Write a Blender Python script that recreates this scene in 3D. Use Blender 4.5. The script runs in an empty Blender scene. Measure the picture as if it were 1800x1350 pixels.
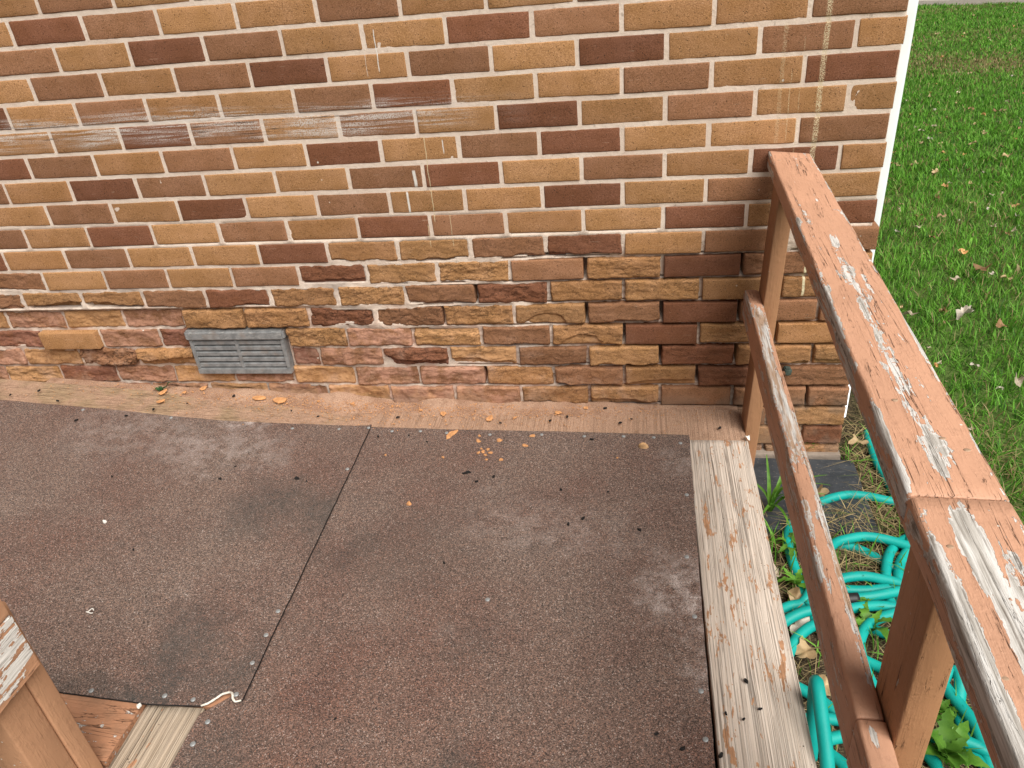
import bpy, bmesh, math, random
import numpy as np
from mathutils import Vector, Matrix, noise as mnoise

R = math.radians
random.seed(7)
scene = bpy.context.scene
col = scene.collection

# ------------------------------------------------------------------ camera
CAM = Vector((0.6437, -1.9124, 0.1255))
RIGHT = Vector((0.98706, 0.13775, -0.08211))
DOWN = Vector((0.00088, -0.51667, -0.85619))
FWD = Vector((-0.16036, 0.84503, -0.51010))
FPX = 1345.0
cam_data = bpy.data.cameras.new("camera")
cam_data.sensor_width = 36.0
cam_data.lens = FPX / 1800.0 * 36.0
cam_data.clip_start = 0.02
cam_data.clip_end = 400.0
cam = bpy.data.objects.new("camera", cam_data)
m = Matrix((RIGHT, -DOWN, -FWD)).transposed().to_4x4()
m.translation = CAM
cam.matrix_world = m
col.objects.link(cam)
scene.camera = cam

# ------------------------------------------------------------------ world, sun, exposure
SUN_EL, SUN_AZ = R(52), R(142)          # azimuth clockwise from +Y (behind the viewer, to the right)
world = bpy.data.worlds.new("World")
scene.world = world
world.use_nodes = True
wn = world.node_tree
wn.nodes.clear()
sky = wn.nodes.new("ShaderNodeTexSky")
sky.sky_type = 'NISHITA'
sky.sun_disc = False
sky.sun_elevation = SUN_EL
sky.sun_rotation = SUN_AZ
sky.air_density = 1.0
sky.dust_density = 6.0
sky.ozone_density = 0.6
hs = wn.nodes.new("ShaderNodeHueSaturation")     # an overcast sky: the same sky, nearly grey all over
hs.inputs["Saturation"].default_value = 0.22
bg = wn.nodes.new("ShaderNodeBackground")
bg.inputs["Strength"].default_value = 0.05
wo = wn.nodes.new("ShaderNodeOutputWorld")
wn.links.new(sky.outputs[0], hs.inputs["Color"])
wn.links.new(hs.outputs[0], bg.inputs[0])
wn.links.new(bg.outputs[0], wo.inputs[0])

sun_data = bpy.data.lights.new("sun", 'SUN')
sun_data.energy = 4.6
sun_data.angle = R(50)
sun_data.color = (1.0, 0.955, 0.88)
sun = bpy.data.objects.new("sun", sun_data)
sd = Vector((math.sin(SUN_AZ) * math.cos(SUN_EL), math.cos(SUN_AZ) * math.cos(SUN_EL), math.sin(SUN_EL)))
sun.rotation_euler = sd.to_track_quat('Z', 'Y').to_euler()
sun.location = (3, -4, 6)
col.objects.link(sun)

scene.view_settings.view_transform = 'Standard'
scene.view_settings.look = 'None'
scene.view_settings.exposure = 0.18
scene.view_settings.gamma = 1.0
scene.view_settings.use_curve_mapping = False

# ------------------------------------------------------------------ helpers
def at(px, py, z):
    """point of the photograph (1800 x 1350) where its ray meets the level z"""
    d = RIGHT * ((px - 900) / FPX) + DOWN * ((py - 675) / FPX) + FWD
    t = (z - CAM.z) / d.z
    return CAM + d * t

def tag(o, label=None, cat=None, group=None, kind=None):
    if label: o["label"] = label
    if cat: o["category"] = cat
    if group: o["group"] = group
    if kind: o["kind"] = kind
    return o

def empty(name, loc=(0, 0, 0)):
    o = bpy.data.objects.new(name, None)
    o.empty_display_size = 0.05
    o.location = loc
    col.objects.link(o)
    return o

def wloc(o):
    v = Vector(o.location)
    while o.parent:
        o = o.parent
        v = v + Vector(o.location)
    return v

def link(name, me, parent=None, loc=(0, 0, 0), rot=(0, 0, 0)):
    """parents carry no rotation (unless stated), so a child sits at its world place minus its parent's"""
    o = bpy.data.objects.new(name, me)
    col.objects.link(o)
    if parent:
        o.parent = parent
        o.location = Vector(loc) - wloc(parent)
    else:
        o.location = loc
    o.rotation_euler = rot
    return o

def mesh(name, verts, faces, mat=None, smooth=False):
    me = bpy.data.meshes.new(name)
    me.from_pydata([tuple(v) for v in verts], [], faces)
    if mat: me.materials.append(mat)
    if smooth:
        me.polygons.foreach_set("use_smooth", [True] * len(me.polygons))
    me.update()
    return me

def fbm(x, y, z, o=3):
    return mnoise.fractal(Vector((x, y, z)), 0.9, 2.1, o)

def box_mesh(name, x0, x1, y0, y1, z0, z1, mat, bevel=0.0, seg=2):
    bm = bmesh.new()
    bmesh.ops.create_cube(bm, size=1)
    for v in bm.verts:
        v.co = Vector((x0 + (v.co.x + .5) * (x1 - x0), y0 + (v.co.y + .5) * (y1 - y0), z0 + (v.co.z + .5) * (z1 - z0)))
    if bevel:
        bmesh.ops.bevel(bm, geom=bm.edges[:], offset=bevel, segments=seg, affect='EDGES', profile=.6)
    me = bpy.data.meshes.new(name)
    bm.to_mesh(me); bm.free()
    me.materials.append(mat)
    return me

def plank_mesh(name, w, t, y0, y1, mat, r=.004, step=.02, seed=0, wob=.0008, xf=None):
    """board along local Y, w wide in X, t thick in Z, top face at z=0; rounded and slightly worn edges"""
    prof = []
    for cx, cz, a0 in ((w/2-r, -r, 0), (-w/2+r, -r, 90), (-w/2+r, -t+r, 180), (w/2-r, -t+r, 270)):
        for k in range(4):
            a = R(a0 + k * 30)
            prof.append((cx + r*math.cos(a), cz + r*math.sin(a)))
    n = max(2, int(abs(y1 - y0) / step)) + 2
    V, F = [], []
    P = len(prof)
    for i in range(n + 1):
        f = 0 if i == 0 else 1 if i == n else .0016/abs(y1-y0) if i == 1 else 1-.0016/abs(y1-y0) if i == n-1 else (i-1)/(n-2)
        y = y0 + (y1 - y0) * f
        e = 0.0
        if i in (0, n): e = .0015
        for (x, z) in prof:
            dx = fbm(y*9, x*40 + seed, 3.1)*wob; dz = fbm(y*9, x*40, z*40 + seed)*wob
            yy = y + (fbm(x*60, z*60, seed)*.0008 if i in (0, n) else 0)
            V.append((x*(1 - e/w*2) + dx, yy, (z + t/2)*(1 - e/t*2) - t/2 + dz))
    for i in range(n):
        for k in range(P):
            a, b = i*P + k, i*P + (k+1) % P
            F.append((a, a+P, b+P, b) if y1 < y0 else (a, b, b+P, a+P))
    F.append(tuple(range(P)) if y1 < y0 else tuple(reversed(range(P))))
    F.append(tuple(n*P + k for k in reversed(range(P))) if y1 < y0 else tuple(n*P + k for k in range(P)))
    if xf: V = [xf(v) for v in V]
    me = mesh(name, V, F, mat)
    for p in me.polygons:
        p.use_smooth = len(p.vertices) == 4
    return me

def tube(points, r, seg=10, res=.012, closed=False):
    """Catmull-Rom tube through points; returns verts, faces"""
    P = [Vector(p) for p in points]
    S = []
    n = len(P)
    for i in range(n - 1):
        p0, p1, p2, p3 = P[max(i-1, 0)], P[i], P[i+1], P[min(i+2, n-1)]
        k = max(2, int((p2 - p1).length / res))
        for j in range(k):
            t = j / k
            S.append(.5*((2*p1) + (p2-p0)*t + (2*p0-5*p1+4*p2-p3)*t*t + (3*p1-p0-3*p2+p3)*t**3))
    S.append(P[-1])
    V, F = [], []
    up = Vector((0, 0, 1)); last = None
    for i, s in enumerate(S):
        d = (S[min(i+1, len(S)-1)] - S[max(i-1, 0)]).normalized()
        if last is None:
            x = d.cross(up)
            if x.length < .1: x = d.cross(Vector((1, 0, 0)))
        else:
            x = last - d*last.dot(d)
        x.normalize(); last = x
        y = d.cross(x)
        for k in range(seg):
            a = 2*math.pi*k/seg
            V.append(s + (x*math.cos(a) + y*math.sin(a))*r)
    for i in range(len(S)-1):
        for k in range(seg):
            a, b = i*seg+k, i*seg+(k+1) % seg
            F.append((a, b, b+seg, a+seg))
    F.append(tuple(reversed(range(seg)))); F.append(tuple((len(S)-1)*seg+k for k in range(seg)))
    return V, F

# ------------------------------------------------------------------ node helper
class NT:
    def __init__(s, name, rough=.8, spec=.3):
        s.m = bpy.data.materials.new(name); s.m.use_nodes = True
        s.t = s.m.node_tree; s.n = s.t.nodes
        s.b = s.n["Principled BSDF"]
        s.b.inputs["Roughness"].default_value = rough
        s.b.inputs["Specular IOR Level"].default_value = spec
        s._tc = None; s._geo = None
    def new(s, k): return s.n.new(k)
    def set(s, inp, v):
        if v is None: return
        if hasattr(v, "is_linked") or isinstance(v, bpy.types.NodeSocket): s.t.links.new(v, inp)
        else: inp.default_value = v if not (isinstance(v, tuple) and len(v) == 3 and inp.type == 'RGBA') else (*v, 1)
    def obj(s):
        if not s._tc: s._tc = s.new("ShaderNodeTexCoord")
        return s._tc.outputs["Object"]
    def pos(s):
        if not s._geo: s._geo = s.new("ShaderNodeNewGeometry")
        return s._geo.outputs["Position"]
    def vscale(s, v, sc, loc=(0, 0, 0)):
        n = s.new("ShaderNodeMapping"); s.set(n.inputs[0], v)
        n.inputs["Scale"].default_value = sc; n.inputs["Location"].default_value = loc
        return n.outputs[0]
    def noise(s, v, scale=5, detail=3, rough=.55, dist=0.0, color=False):
        n = s.new("ShaderNodeTexNoise"); s.set(n.inputs["Vector"], v)
        n.inputs["Scale"].default_value = scale; n.inputs["Detail"].default_value = detail
        n.inputs["Roughness"].default_value = rough; n.inputs["Distortion"].default_value = dist
        return n.outputs["Color" if color else "Fac"]
    def voro(s, v, scale, out="Color", feature='F1'):
        n = s.new("ShaderNodeTexVoronoi"); s.set(n.inputs["Vector"], v)
        n.inputs["Scale"].default_value = scale; n.feature = feature
        return n.outputs[out]
    def math(s, op, a, b=None, c=None, clamp=False):
        n = s.new("ShaderNodeMath"); n.operation = op; n.use_clamp = clamp
        s.set(n.inputs[0], a); s.set(n.inputs[1], b)
        if c is not None: s.set(n.inputs[2], c)
        return n.outputs[0]
    def ramp(s, f, lo, hi, a=0.0, b=1.0, smooth=True):
        n = s.new("ShaderNodeMapRange"); n.interpolation_type = 'SMOOTHSTEP' if smooth else 'LINEAR'
        s.set(n.inputs[0], f); n.inputs[1].default_value = lo; n.inputs[2].default_value = hi
        n.inputs[3].default_value = a; n.inputs[4].default_value = b
        return n.outputs[0]
    def cramp(s, f, stops, const=False):
        n = s.new("ShaderNodeValToRGB"); s.set(n.inputs[0], f)
        if const: n.color_ramp.interpolation = 'CONSTANT'
        e = n.color_ramp.elements
        while len(e) > 1: e.remove(e[0])
        e[0].position = stops[0][0]; e[0].color = (*stops[0][1], 1)
        for p, c in stops[1:]:
            k = e.new(p); k.color = (*c, 1)
        return n.outputs[0]
    def mix(s, f, a, b, mode='MIX'):
        n = s.new("ShaderNodeMix"); n.data_type = 'RGBA'; n.blend_type = mode
        s.set(n.inputs["Factor"], f); s.set(n.inputs[6], a); s.set(n.inputs[7], b)
        return n.outputs[2]
    def sep(s, v):
        n = s.new("ShaderNodeSeparateXYZ"); s.set(n.inputs[0], v)
        return n.outputs
    def attr(s, name, out="Fac"):
        n = s.new("ShaderNodeAttribute"); n.attribute_name = name
        return n.outputs[out]
    def rand(s):
        return s.new("ShaderNodeObjectInfo").outputs["Random"]
    def hsv(s, c, h=.5, sa=1.0, v=1.0):
        n = s.new("ShaderNodeHueSaturation")
        s.set(n.inputs["Hue"], h); s.set(n.inputs["Saturation"], sa); s.set(n.inputs["Value"], v); s.set(n.inputs["Color"], c)
        return n.outputs[0]
    def bump(s, h, dist=.001, strength=1.0, normal=None):
        n = s.new("ShaderNodeBump"); n.inputs["Distance"].default_value = dist; n.inputs["Strength"].default_value = strength
        s.set(n.inputs["Height"], h)
        if normal is not None: s.set(n.inputs["Normal"], normal)
        return n.outputs[0]
    def blob(s, v, c, rad, amp=1.0, flat=False):
        """soft ellipsoid at c with radii rad (in the units of v)"""
        n = s.new("ShaderNodeVectorMath"); n.operation = 'SUBTRACT'; s.set(n.inputs[0], v); n.inputs[1].default_value = c
        d = s.new("ShaderNodeVectorMath"); d.operation = 'DIVIDE'; s.set(d.inputs[0], n.outputs[0]); d.inputs[1].default_value = rad
        l = s.new("ShaderNodeVectorMath"); l.operation = 'LENGTH'; s.set(l.inputs[0], d.outputs[0])
        return s.ramp(l.outputs["Value"], .25 if not flat else .8, 1.0, amp, 0.0)
    def add(s, xs):
        o = xs[0]
        for x in xs[1:]: o = s.math('ADD', o, x)
        return o
    def out(s, color=None, rough=None, normal=None):
        s.set(s.b.inputs["Base Color"], color); s.set(s.b.inputs["Roughness"], rough); s.set(s.b.inputs["Normal"], normal)
        return s.m

# ------------------------------------------------------------------ wall materials
U, H = .2032, .0671

def wall_marks(t, c):
    """chalk scuffs, white and cream drips, faint scratches: marks that sit on brick and mortar alike"""
    P = t.pos(); x, y, z = t.sep(P)[:3]
    grit = t.noise(P, 420, 2, .7)
    # chalk: long strokes rising and falling a little along courses three and four
    sv = t.vscale(P, (4.0, 1, 110))
    warp = t.math('MULTIPLY', t.noise(P, 3.2, 2), .05)
    zz = t.math('ADD', z, warp)
    st = t.noise(sv, 1.0, 4, .65, .6)
    band = t.math('ABSOLUTE', t.math('SUBTRACT', zz, -.222))
    band = t.ramp(band, .024, .050, 1, 0)
    xf = t.math('MULTIPLY', t.ramp(x, -.02, .42, 1, 0), t.ramp(t.noise(P, 4.5, 2), .30, .48))
    chalk = t.math('MULTIPLY', t.math('MULTIPLY', band, xf), t.math('MULTIPLY', t.ramp(st, .42, .60), t.ramp(grit, .38, .54)))
    c = t.mix(t.math('MULTIPLY', chalk, .85, clamp=True), c, (.62, .58, .55))
    st2 = t.noise(t.vscale(P, (5.5, 1, 120), (7, 0, 3)), 1.0, 3, .6, 1.2)
    dark = t.math('MULTIPLY', t.math('MULTIPLY', band, t.ramp(x, -.25, .1, 1, 0)), t.math('MULTIPLY', t.ramp(st2, .585, .64), t.ramp(t.noise(P, 6, 2), .45, .6)))
    c = t.mix(t.math('MULTIPLY', dark, .85, clamp=True), c, (.03, .028, .027))
    # drips: (x, top, bottom, half width, colour, gritty)
    W, CR = (.72, .70, .66), (.62, .52, .34)
    wob = t.math('MULTIPLY', t.math('SUBTRACT', t.noise(t.vscale(P, (0, 0, 22)), 1, 2), .5), .007)
    for (x0, za, zb, w, cc, g, am) in ((.029, -.05, -.15, .0013, W, 0, .9), (.116, -.30, -.53, .0013, CR, 0, .7),
                               (.1625, -.312, -.352, .0016, W, 0, .8), (.078, -.385, -.435, .0045, W, 0, .9),
                               (.051, -.44, -.505, .003, W, 0, .9), (.158, -.50, -.60, .001, CR, 0, .6), (.095, -.53, -.6, .001, CR, 0, .6),
                               (1.056, .05, -.415, .0065, CR, 1, 1), (.969, -.10, -.37, .005, CR, 1, .35),
                               (1.072, -.675, -.765, .0035, (.7, .62, .42), 0, 1), (.973, -.50, -.58, .004, (.7, .64, .45), 1, .9),
                               (.99, -.2, -.36, .0012, CR, 1, .7), (1.012, -.13, -.4, .0012, CR, 1, .5), (-.002, -.1, -.16, .0008, W, 0, .5)):
        d = t.math('ABSOLUTE', t.math('SUBTRACT', t.math('ADD', x, wob), x0))
        k = t.math('MULTIPLY', t.ramp(d, w*.6, w*1.15, am, 0), t.math('MULTIPLY', t.ramp(z, zb, zb+.01), t.ramp(z, za-.006, za, 1, 0)))
        if g: k = t.math('MULTIPLY', k, t.ramp(grit, .44, .58))
        c = t.mix(k, c, cc)
    # a few splashes and thin scratches everywhere
    sp = t.voro(P, 26, "Distance")
    c = t.mix(t.math('MULTIPLY', t.ramp(sp, .055, .085, 1, 0), t.ramp(t.noise(P, 9, 1), .66, .69)), c, (.66, .60, .52))
    sc = t.noise(t.vscale(P, (30, 1, 260)), 1, 2, .5, .8)
    c = t.mix(t.math('MULTIPLY', t.ramp(sc, .70, .74), .25), c, (.50, .38, .28))
    return c

def brick_mat(name, base, deep, pale):
    t = NT(name, .9, .2)
    P = t.pos(); z = t.sep(P)[2]
    r = t.rand()
    c = t.mix(t.ramp(r, 0, 1), base, deep)
    c = t.hsv(c, .5, 1.0, t.ramp(t.math('FRACT', t.math('MULTIPLY', r, 17.3)), 0, 1, .84, 1.13, False))
    c = t.mix(t.ramp(t.noise(P, 14, 3), .3, .75, 0, .5), c, t.hsv(c, .497, .9, 1.35))
    grain = t.noise(t.vscale(P, (260, 260, 520)), 1, 3, .7)
    c = t.mix(t.ramp(grain, .45, .75, 0, .6), c, t.hsv(c, .5, .95, 1.5))
    c = t.mix(t.ramp(grain, .28, .47, .75, 0), c, t.hsv(c, .5, 1.05, .42))
    spk = t.noise(P, 620, 2, .8)
    c = t.mix(t.ramp(spk, .46, .34, 0, .8), c, t.hsv(c, .5, 1.05, .35))
    c = t.mix(t.ramp(spk, .58, .70, 0, .7), c, t.hsv(c, .5, .85, 1.7))
    pit = t.voro(P, 170, "Distance")
    pitm = t.math('MULTIPLY', t.ramp(pit, .14, .22, 1, 0), t.ramp(t.noise(P, 60, 1), .46, .56))
    c = t.mix(t.math('MULTIPLY', pitm, .8), c, (.035, .022, .015))
    # fresh core where the face has flaked away
    fr = t.math('MULTIPLY', t.attr("fresh"), t.ramp(t.noise(P, 26, 5, .68), .36, .60))
    c = t.mix(fr, c, pale)
    # salts low on the wall
    low = t.math('MULTIPLY', t.ramp(z, -.98, -.80, 1, 0), t.ramp(t.sep(P)[0], .45, .85, 1, .12))
    eff = t.math('MULTIPLY', low, t.ramp(t.noise(P, 11, 5, .65), .50, .72))
    c = t.mix(t.math('MULTIPLY', eff, .42, clamp=True), c, (.60, .40, .30))
    dust = t.math('MULTIPLY', t.ramp(z, -1.08, -.99, 1, 0), t.ramp(t.noise(P, 16, 4, .6), .46, .6))
    c = t.mix(t.math('MULTIPLY', dust, t.ramp(t.sep(P)[0], .1, .5, .7, .15)), c, (.55, .30, .17))
    grey = t.math('MULTIPLY', t.ramp(z, -1.10, -1.05, 1, 0), t.ramp(t.noise(P, 9, 3), .42, .55))
    c = t.mix(t.math('MULTIPLY', grey, .5), c, (.19, .14, .105))
    crack = t.ramp(t.math('ABSOLUTE', t.math('SUBTRACT', t.noise(t.vscale(P, (16, 16, 46)), 1, 5, .62, .5), .5)), .004, .013, 1, 0)
    crk = t.math('MULTIPLY', crack, t.attr("flaky"))
    c = t.mix(t.math('MULTIPLY', crk, .9), c, t.hsv(c, .5, 1, .22))
    c = t.mix(t.math('MULTIPLY', t.attr("flaky"), t.ramp(t.noise(P, 160, 4, .75), .54, .68, 0, .7)), c, t.hsv(c, .5, 1, .4))
    c = wall_marks(t, c)
    h = t.add([t.math('MULTIPLY', spk, .7), t.math('MULTIPLY', grain, .7), t.math('MULTIPLY', t.noise(P, 70, 4, .65), .8), t.math('MULTIPLY', pitm, -1.2), t.math('MULTIPLY', crk, -1.5)])
    return t.out(c, None, t.bump(h, .0017, .9))

MB = {
    'T': brick_mat("tan_brick", (.355, .184, .074), (.315, .156, .062), (.54, .30, .145)),
    'M': brick_mat("brown_brick", (.262, .126, .061), (.226, .106, .051), (.50, .27, .19)),
    'D': brick_mat("dark_red_brick", (.192, .076, .037), (.168, .067, .033), (.27, .125, .09)),
}

def mortar_material():
    t = NT("pale_mortar", .95, .15)
    P = t.pos(); x, y, z = t.sep(P)[:3]
    sand = t.noise(P, 520, 2, .7)
    c = t.mix(t.ramp(t.noise(P, 10, 4), .3, .7), (.62, .50, .415), (.71, .60, .51))
    c = t.mix(t.ramp(sand, .28, .44, .5, 0), c, (.36, .25, .19))
    c = t.mix(t.ramp(sand, .55, .7, 0, .6), c, (.80, .72, .64))
    low = t.ramp(z, -.95, -.60, 1, 0)
    c = t.mix(t.math('MULTIPLY', low, t.ramp(t.noise(P, 13, 3), .42, .68, 0, .7)), c, (.50, .30, .225))
    grey = t.math('MULTIPLY', t.ramp(z, -.72, -.58, 1, 0), t.ramp(t.noise(P, 8, 3), .5, .66, 0, .6))
    c = t.mix(grey, c, (.34, .29, .26))
    dirt = t.math('MULTIPLY', t.ramp(t.noise(P, 60, 3, .7), .60, .72), t.ramp(x, -.6, 1.0, .25, .55))
    c = t.mix(dirt, c, (.22, .16, .12))
    c = wall_marks(t, c)
    return t.out(c, None, t.bump(t.math('ADD', sand, t.math('MULTIPLY', t.noise(P, 120, 3), 1.2)), .0016, .8))
M_MORTAR = mortar_material()

# ------------------------------------------------------------------ wood, paint
def peel_mat(name, blobs=(), thr=.62, edge=0.0, hw=.045, paint=(.50, .275, .178), seed=0.0, crack=.5, grime=0.0, wood_grey=True, white=1.0, fine=1.0, grain_axis='Y'):
    """salmon-brown paint over white primer over weathered wood; the paint is gone where the mask passes thr"""
    t = NT(name, .62, .35)
    O = t.obj(); 
    V = t.vscale(O, (1, 1, 1) , (seed, seed*1.7, seed*.3))
    gs = (46, 5.5, 46) if grain_axis == 'Y' else (5.5, 46, 46)
    n1 = t.noise(t.vscale(V, gs), 1, 5, .62, .5)
    n2 = t.noise(V, 70*fine, 4, .7)
    cs = (150, 24, 150) if grain_axis == 'Y' else (24, 150, 150)
    wv = t.new("ShaderNodeVectorMath"); wv.operation = 'ADD'
    t.set(wv.inputs[0], t.vscale(V, cs)); t.set(wv.inputs[1], t.noise(V, 30, 2, .5, 0, True))
    cell = t.sep(t.voro(wv.outputs[0], 1.0, "Color"))[0]
    msk = t.add([t.math('MULTIPLY', n1, 1.15), t.math('MULTIPLY', n2, .45), t.math('MULTIPLY', cell, .16), -.40])
    parts = [msk]
    for (c, rad, amp) in blobs: parts.append(t.blob(O, c, rad, amp*.78))
    if edge:
        ax = t.math('ABSOLUTE', t.sep(O)[0])
        parts.append(t.math('MULTIPLY', t.ramp(ax, hw-.006, hw-.001, 0, edge*2.6), t.ramp(t.noise(V, 7, 3), .36, .56)))
    msk = t.add(parts)
    bare = t.ramp(msk, thr, thr+.012)
    deep = t.math('MULTIPLY', t.ramp(msk, thr+.02, thr+.10, 0, 1.0 if white == 1.0 else .25), t.ramp(t.noise(t.vscale(V, (80, 7, 80) if grain_axis == 'Y' else (7, 80, 80), (5, 2, 1)), 1, 4, .6), .40, .56))
    fg = (420, 9, 420) if grain_axis == 'Y' else (9, 420, 420)
    g = t.noise(t.vscale(V, fg), 1, 4, .6, .3)
    g2 = t.noise(t.vscale(V, (120, 3, 120) if grain_axis == 'Y' else (3, 120, 120)), 1, 3, .6, .5)
    wood = t.mix(t.ramp(g, .3, .7), (.27, .245, .215), (.50, .475, .44))
    wood = t.mix(t.ramp(g2, .55, .62, 0, .8), wood, (.13, .105, .085))
    if not wood_grey: wood = t.mix(.6, wood, (.44, .24, .12))
    primer = t.mix(t.ramp(g, .30, .55), tuple(k*white for k in (.38, .355, .325)), tuple(k*white for k in (.63, .61, .585)))
    under = t.mix(deep, primer, wood)
    pc = t.mix(t.ramp(t.noise(V, 9, 3), .3, .7), paint, tuple(min(1, k*1.12) for k in paint))
    pc = t.mix(t.ramp(t.noise(V, 90, 3), .55, .75, 0, .35), pc, tuple(k*.72 for k in paint))
    if grime: pc = t.mix(t.ramp(t.noise(V, 12, 5, .7), .45, .7, 0, grime), pc, (.20, .12, .075))
    # cracks run with the grain
    cr = t.noise(t.vscale(V, (70, 2.6, 70) if grain_axis == 'Y' else (2.6, 70, 70)), 1, 4, .55, .9)
    crk = t.ramp(t.math('ABSOLUTE', t.math('SUBTRACT', cr, .5)), .003, .012, 1, 0)
    where = t.ramp(t.math('ADD', msk, t.math('MULTIPLY', t.noise(V, 5, 2), .3)), thr-.10+.18*(1-crack), thr+.04+.18*(1-crack))
    crk = t.math('MULTIPLY', crk, where)
    pc = t.mix(t.math('MULTIPLY', crk, .85), pc, (.10, .05, .03))
    sp = t.voro(V, 45, "Distance")
    pc = t.mix(t.math('MULTIPLY', t.ramp(sp, .05, .08, 1, 0), t.ramp(t.noise(V, 13, 1), .56, .6)), pc, (.72, .66, .58))
    c = t.mix(bare, pc, under)
    curl = t.math('MULTIPLY', t.ramp(msk, thr-.04, thr, 0, 1), .06)
    h = t.add([t.math('MULTIPLY', t.math('SUBTRACT', 1.0, bare), 1.0), curl, t.math('MULTIPLY', g, t.ramp(bare, 0, 1, .10, .55)), t.math('MULTIPLY', crk, -1.2), t.math('MULTIPLY', n2, .25), t.math('MULTIPLY', g2, t.ramp(bare, 0, 1, .12, -.35))])
    return t.out(c, t.ramp(bare, 0, 1, .55, .85), t.bump(t.math('ADD', h, t.math('MULTIPLY', t.noise(t.vscale(V, (140, 22, 140) if grain_axis == 'Y' else (22, 140, 140)), 1, 4, .65, .6), t.ramp(msk, thr-.35, thr-.05, .25, 1.1))), .0014, 1.0))

def wood_mat(name, light, darkc, spots=.0, dusty=0.0, seed=0.0, grain_axis='Y', spotcol=(.50, .25, .13), dark_amt=.85):
    t = NT(name, .85, .2)
    O = t.obj(); V = t.vscale(O, (1, 1, 1), (seed, seed*.7, 0))
    s = (lambda a, b: (a, b, a)) if grain_axis == 'Y' else (lambda a, b: (b, a, a))
    g = t.noise(t.vscale(V, s(330, 6)), 1, 4, .6, .3)
    g2 = t.noise(t.vscale(V, s(150, .8)), 1, 2, .5, .25)
    g4 = t.noise(t.vscale(V, s(270, 1.3), (3, 1, 2)), 1, 2, .5, .2)
    g3 = t.noise(t.vscale(V, s(30, 3)), 1, 3, .5)
    c = t.mix(t.ramp(g, .3, .7), darkc, light)
    lines = t.math('MAXIMUM', t.ramp(t.math('ABSOLUTE', t.math('SUBTRACT', g2, .5)), .008, .030, 1, 0), t.math('MULTIPLY', t.ramp(t.math('ABSOLUTE', t.math('SUBTRACT', g4, .48)), .008, .030, 1, 0), .6))
    lines = t.math('MULTIPLY', lines, t.ramp(g3, .35, .6, .5, 1))
    c = t.mix(t.math('MULTIPLY', lines, dark_amt), c, tuple(k*.30 for k in darkc))
    c = t.mix(t.ramp(g3, .45, .75, 0, .5), c, t.hsv(c, .5, 1.05, .72))
    n = t.math('ADD', t.math('MULTIPLY', t.noise(t.vscale(V, s(30, 8)), 1, 5, .7, .4), .6), t.math('MULTIPLY', t.noise(t.vscale(V, s(95, 26), (4, 2, 0)), 1, 4, .7, .3), .4))
    if spots:
        sm = t.ramp(n, .70-spots, .72-spots)
        c = t.mix(sm, c, t.mix(t.ramp(t.noise(V, 50, 2), .3, .7), spotcol, tuple(k*.75 for k in spotcol)))
    if dusty:
        P = t.pos(); y = t.sep(P)[1]
        d = t.math('MULTIPLY', t.ramp(t.math('ADD', t.noise(P, 9, 5, .6), t.ramp(t.sep(P)[0], -1.0, .1, -.10, .10)), .30, .52), dusty)
        gr = t.noise(P, 380, 2, .8)
        dc = t.mix(t.ramp(gr, .38, .62), (.29, .170, .112), (.48, .315, .22))
        c = t.mix(d, c, dc)
        c = t.mix(t.ramp(t.noise(P, 650, 2, .8), .60, .70, 0, .7), c, (.62, .50, .40))
        c = t.mix(t.ramp(t.noise(P, 480, 2, .8), .36, .28, 0, .75), c, (.10, .06, .04))
        c = t.mix(t.ramp(t.noise(P, 22, 4, .7), .55, .7, 0, .45), c, (.20, .115, .07))
    dk = t.voro(V, 60, "Distance")
    c = t.mix(t.math('MULTIPLY', t.ramp(dk, .06, .10, 1, 0), t.ramp(t.noise(V, 20, 1), .54, .58)), c, (.03, .022, .018))
    h = t.add([g, t.math('MULTIPLY', lines, -1.1), t.math('MULTIPLY', t.noise(V, 200, 2), .3)])
    return t.out(c, None, t.bump(h, .0013, .9))

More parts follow.
